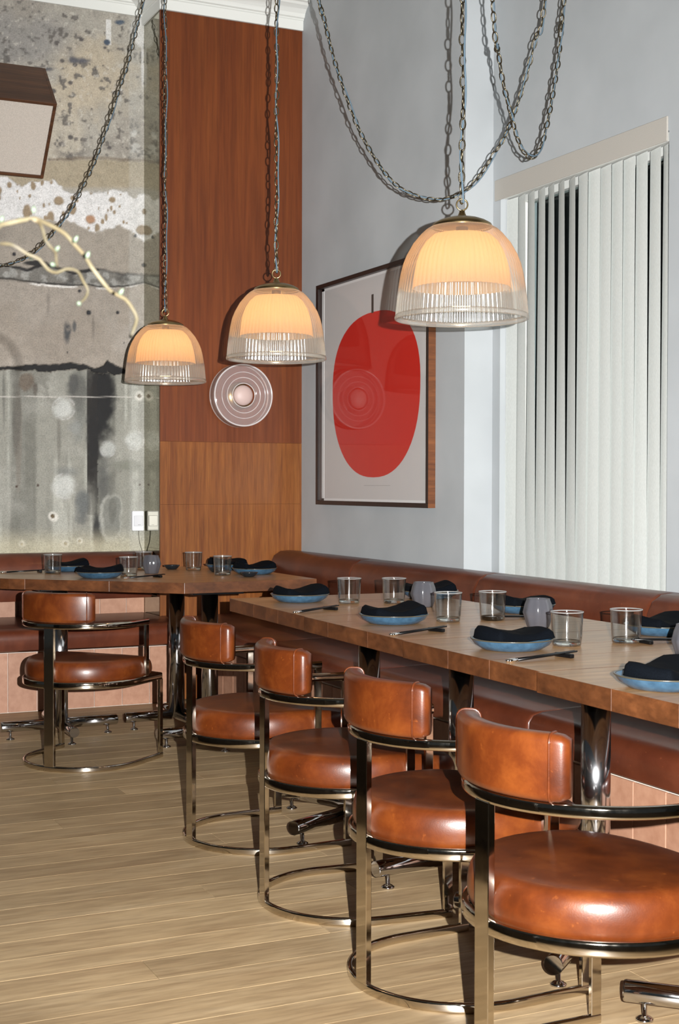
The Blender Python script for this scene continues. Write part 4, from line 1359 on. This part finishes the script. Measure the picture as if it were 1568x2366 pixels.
# ------------------------------------------------------------------ white sensor box by the mirror
sn = empty('wall_sensor', (2.262, YB, 0.977)); tag(sn, 'small white plastic wall unit low on the concrete beside the mirror', 'wall unit')
sn.location.y = YB - 0.003
mobj('body', me_box('body', -0.034, 0.034, -0.026, 0.0, -0.056, 0.056, 0.006, 2), MAT['plastic'], sn)
mobj('front_panel', me_box('front_panel', -0.026, 0.026, -0.030, -0.024, -0.030, 0.030, 0.002), MAT['plastic2'], sn)
mobj('indicator', me_box('indicator', -0.004, 0.012, -0.0306, -0.0296, -0.023, -0.0215), MAT['black'], sn)
mobj('cable', me_tube('cable', [(0.008, -0.004, -0.055), (0.009, -0.004, -0.085), (0.013, -0.004, -0.12), (0.024, -0.004, -0.155), (0.030, -0.004, -0.18)], 0.0016, 6), MAT['rim'], sn)

# ------------------------------------------------------------------ tilted wooden box speaker
X1 = 1.66
A_, B_, C_ = at(132, 240, x=X1), at(100, 413, x=X1), at(105, 158, x=X1)
down = Vector(B_ - A_); back_ = Vector(C_ - A_)
hgt, dep = down.length, back_.length
dn, bk = down.normalized(), back_.normalized()
wid = 1.15
sp = empty('box_speaker', tuple(A_)); tag(sp, 'walnut box speaker with pale cloth front, tilted down high on the left', 'speaker')
M3 = Matrix((( -1, dn.x, bk.x, A_[0]), (0, dn.y, bk.y, A_[1]), (0, dn.z, bk.z, A_[2]), (0, 0, 0, 1)))
sp.matrix_world = M3     # local: x = leftwards, y = down the face, z = into the box
T_ = 0.016
for nm, b in (('side_board', (0, T_, 0, hgt, 0, dep)), ('side_board', (wid - T_, wid, 0, hgt, 0, dep)), ('top_board', (T_, wid - T_, 0, T_, 0, dep)), ('bottom_board', (T_, wid - T_, hgt - T_, hgt, 0, dep)), ('back_board', (T_, wid - T_, T_, hgt - T_, dep - T_, dep))):
    mobj(nm, me_box(nm, *b, 0.001), MAT['walnut'], sp)
mobj('cloth_front', me_box('cloth_front', T_ + 0.0005, wid - T_ - 0.0005, T_ + 0.0005, hgt - T_ - 0.0005, 0.006, 0.02), MAT['cloth_white'], sp)
for xx in (0.25, 0.9):
    q = Vector((A_[0] - xx, A_[1], A_[2])) + dn * (hgt * 0.55) + bk * dep
    inv = M3.inverted()
    e = Vector((q.x, YB - 0.002, q.z + 0.02))
    mobj('wall_bracket', me_tube('wall_bracket', [inv @ q, inv @ e], 0.014, 8), MAT['black'], sp)

# ------------------------------------------------------------------ willow branch reaching in from the left
ct_ = empty('added_counter', (-0.05, 3.5, 0)); tag(ct_, 'added unseen dark counter for the chrome to reflect, holding the willow vase', 'counter')  # unseen counter added so the chair chrome reflects something dark
mobj('body', me_box('body', -0.38, 0.38, -1.5, 1.6, 0.0, 0.98, 0.004), MAT['black_wood'], ct_)
mobj('counter_top', me_box('counter_top', -0.41, 0.41, -1.52, 1.63, 0.981, 1.02, 0.004), MAT['black_wood'], ct_)
for k in range(5):
    dpn = mobj('door_panel', me_box('door_panel', 0.381, 0.392, -1.47 + k * 0.61, -0.88 + k * 0.61, 0.06, 0.95, 0.003), MAT['black_wood'], ct_)
    mobj('pull', me_box('pull', 0.392, 0.405, -0.95 + k * 0.61, -0.94 + k * 0.61, 0.55, 0.75, 0.002), MAT['brass'], dpn)
DB = 1.0
bo = Vector((0.14, 2.12, 1.021))
br = empty('willow_branch', tuple(bo)); tag(br, 'pale curly willow branch with small buds reaching in from the left', 'branch')
def bp_(l, dd=DB): return [dz(u, v, dd + k * 0.012) - bo for k, (u, v) in enumerate(l)]
main = [Vector((0, 0, 0.03)), Vector((0.0, -0.01, 0.24)), Vector((-0.02, -0.2, 0.48)), Vector((-0.05, -0.55, 0.52)), Vector((-0.03, -0.9, 0.42))]
b1 = bp_([(-60, 528), (0, 520), (45, 510), (80, 505), (100, 513), (125, 525), (150, 540), (172, 565), (195, 590), (210, 615), (240, 655), (258, 675), (288, 690), (305, 712), (316, 735), (310, 758), (302, 778)])
b2 = bp_([(80, 508), (92, 516), (100, 535), (105, 555), (118, 572), (128, 583), (130, 605), (134, 618)])
b3 = bp_([(-60, 560), (0, 563), (22, 564), (40, 572), (65, 588), (90, 598), (110, 622), (130, 630), (150, 622), (168, 622), (182, 630), (192, 650), (203, 670), (196, 690), (180, 702)])
def twig(path, r0, r1):
    c = catmull(path, 0.006)
    n = len(c)
    return mobj('twig', me_tube('twig', c, [r0 + (r1 - r0) * k / (n - 1) for k in range(n)], 8), MAT['bark'], br)
twig(main + b1, 0.0032, 0.0016); twig(b2, 0.0014, 0.0011); twig([Vector((0.02, 0.01, 0.03)), Vector((0.018, 0.0, 0.24)), Vector((-0.01, -0.25, 0.42)), Vector((-0.03, -0.8, 0.38))] + b3, 0.0026, 0.0012)
leaf_me = me_lathe('bud', [(0, 0), (0.0014, 0.0012), (0.0019, 0.0028), (0.0013, 0.005), (0, 0.007)], 8)
for (u, v, tw) in ((176, 557, 0.6), (204, 594, 0.5), (280, 678, 0.7), (132, 577, 0.9), (122, 605, -2.4), (186, 695, -2.0), (82, 490, 0.1), (45, 508, 1.2), (6, 512, 0.4), (80, 596, -0.6)):
    o = mobj('bud', leaf_me, MAT['bud'], br, tuple(dz(u - 5, v + 4, DB + 0.07) - bo)); o.rotation_euler = (tw, tw * 0.6, 0)
vs_ = mobj('vase', me_lathe('vase', [(0, 0), (0.05, 0), (0.058, 0.01), (0.075, 0.08), (0.07, 0.15), (0.042, 0.22), (0.034, 0.25), (0.040, 0.27), (0.036, 0.271), (0.029, 0.25), (0.037, 0.22), (0.062, 0.15), (0.064, 0.03), (0, 0.02)], 40), MAT['vase'], None, tuple(bo))
tag(vs_, 'dark stoneware vase on the counter holding the willow branch', 'vase')
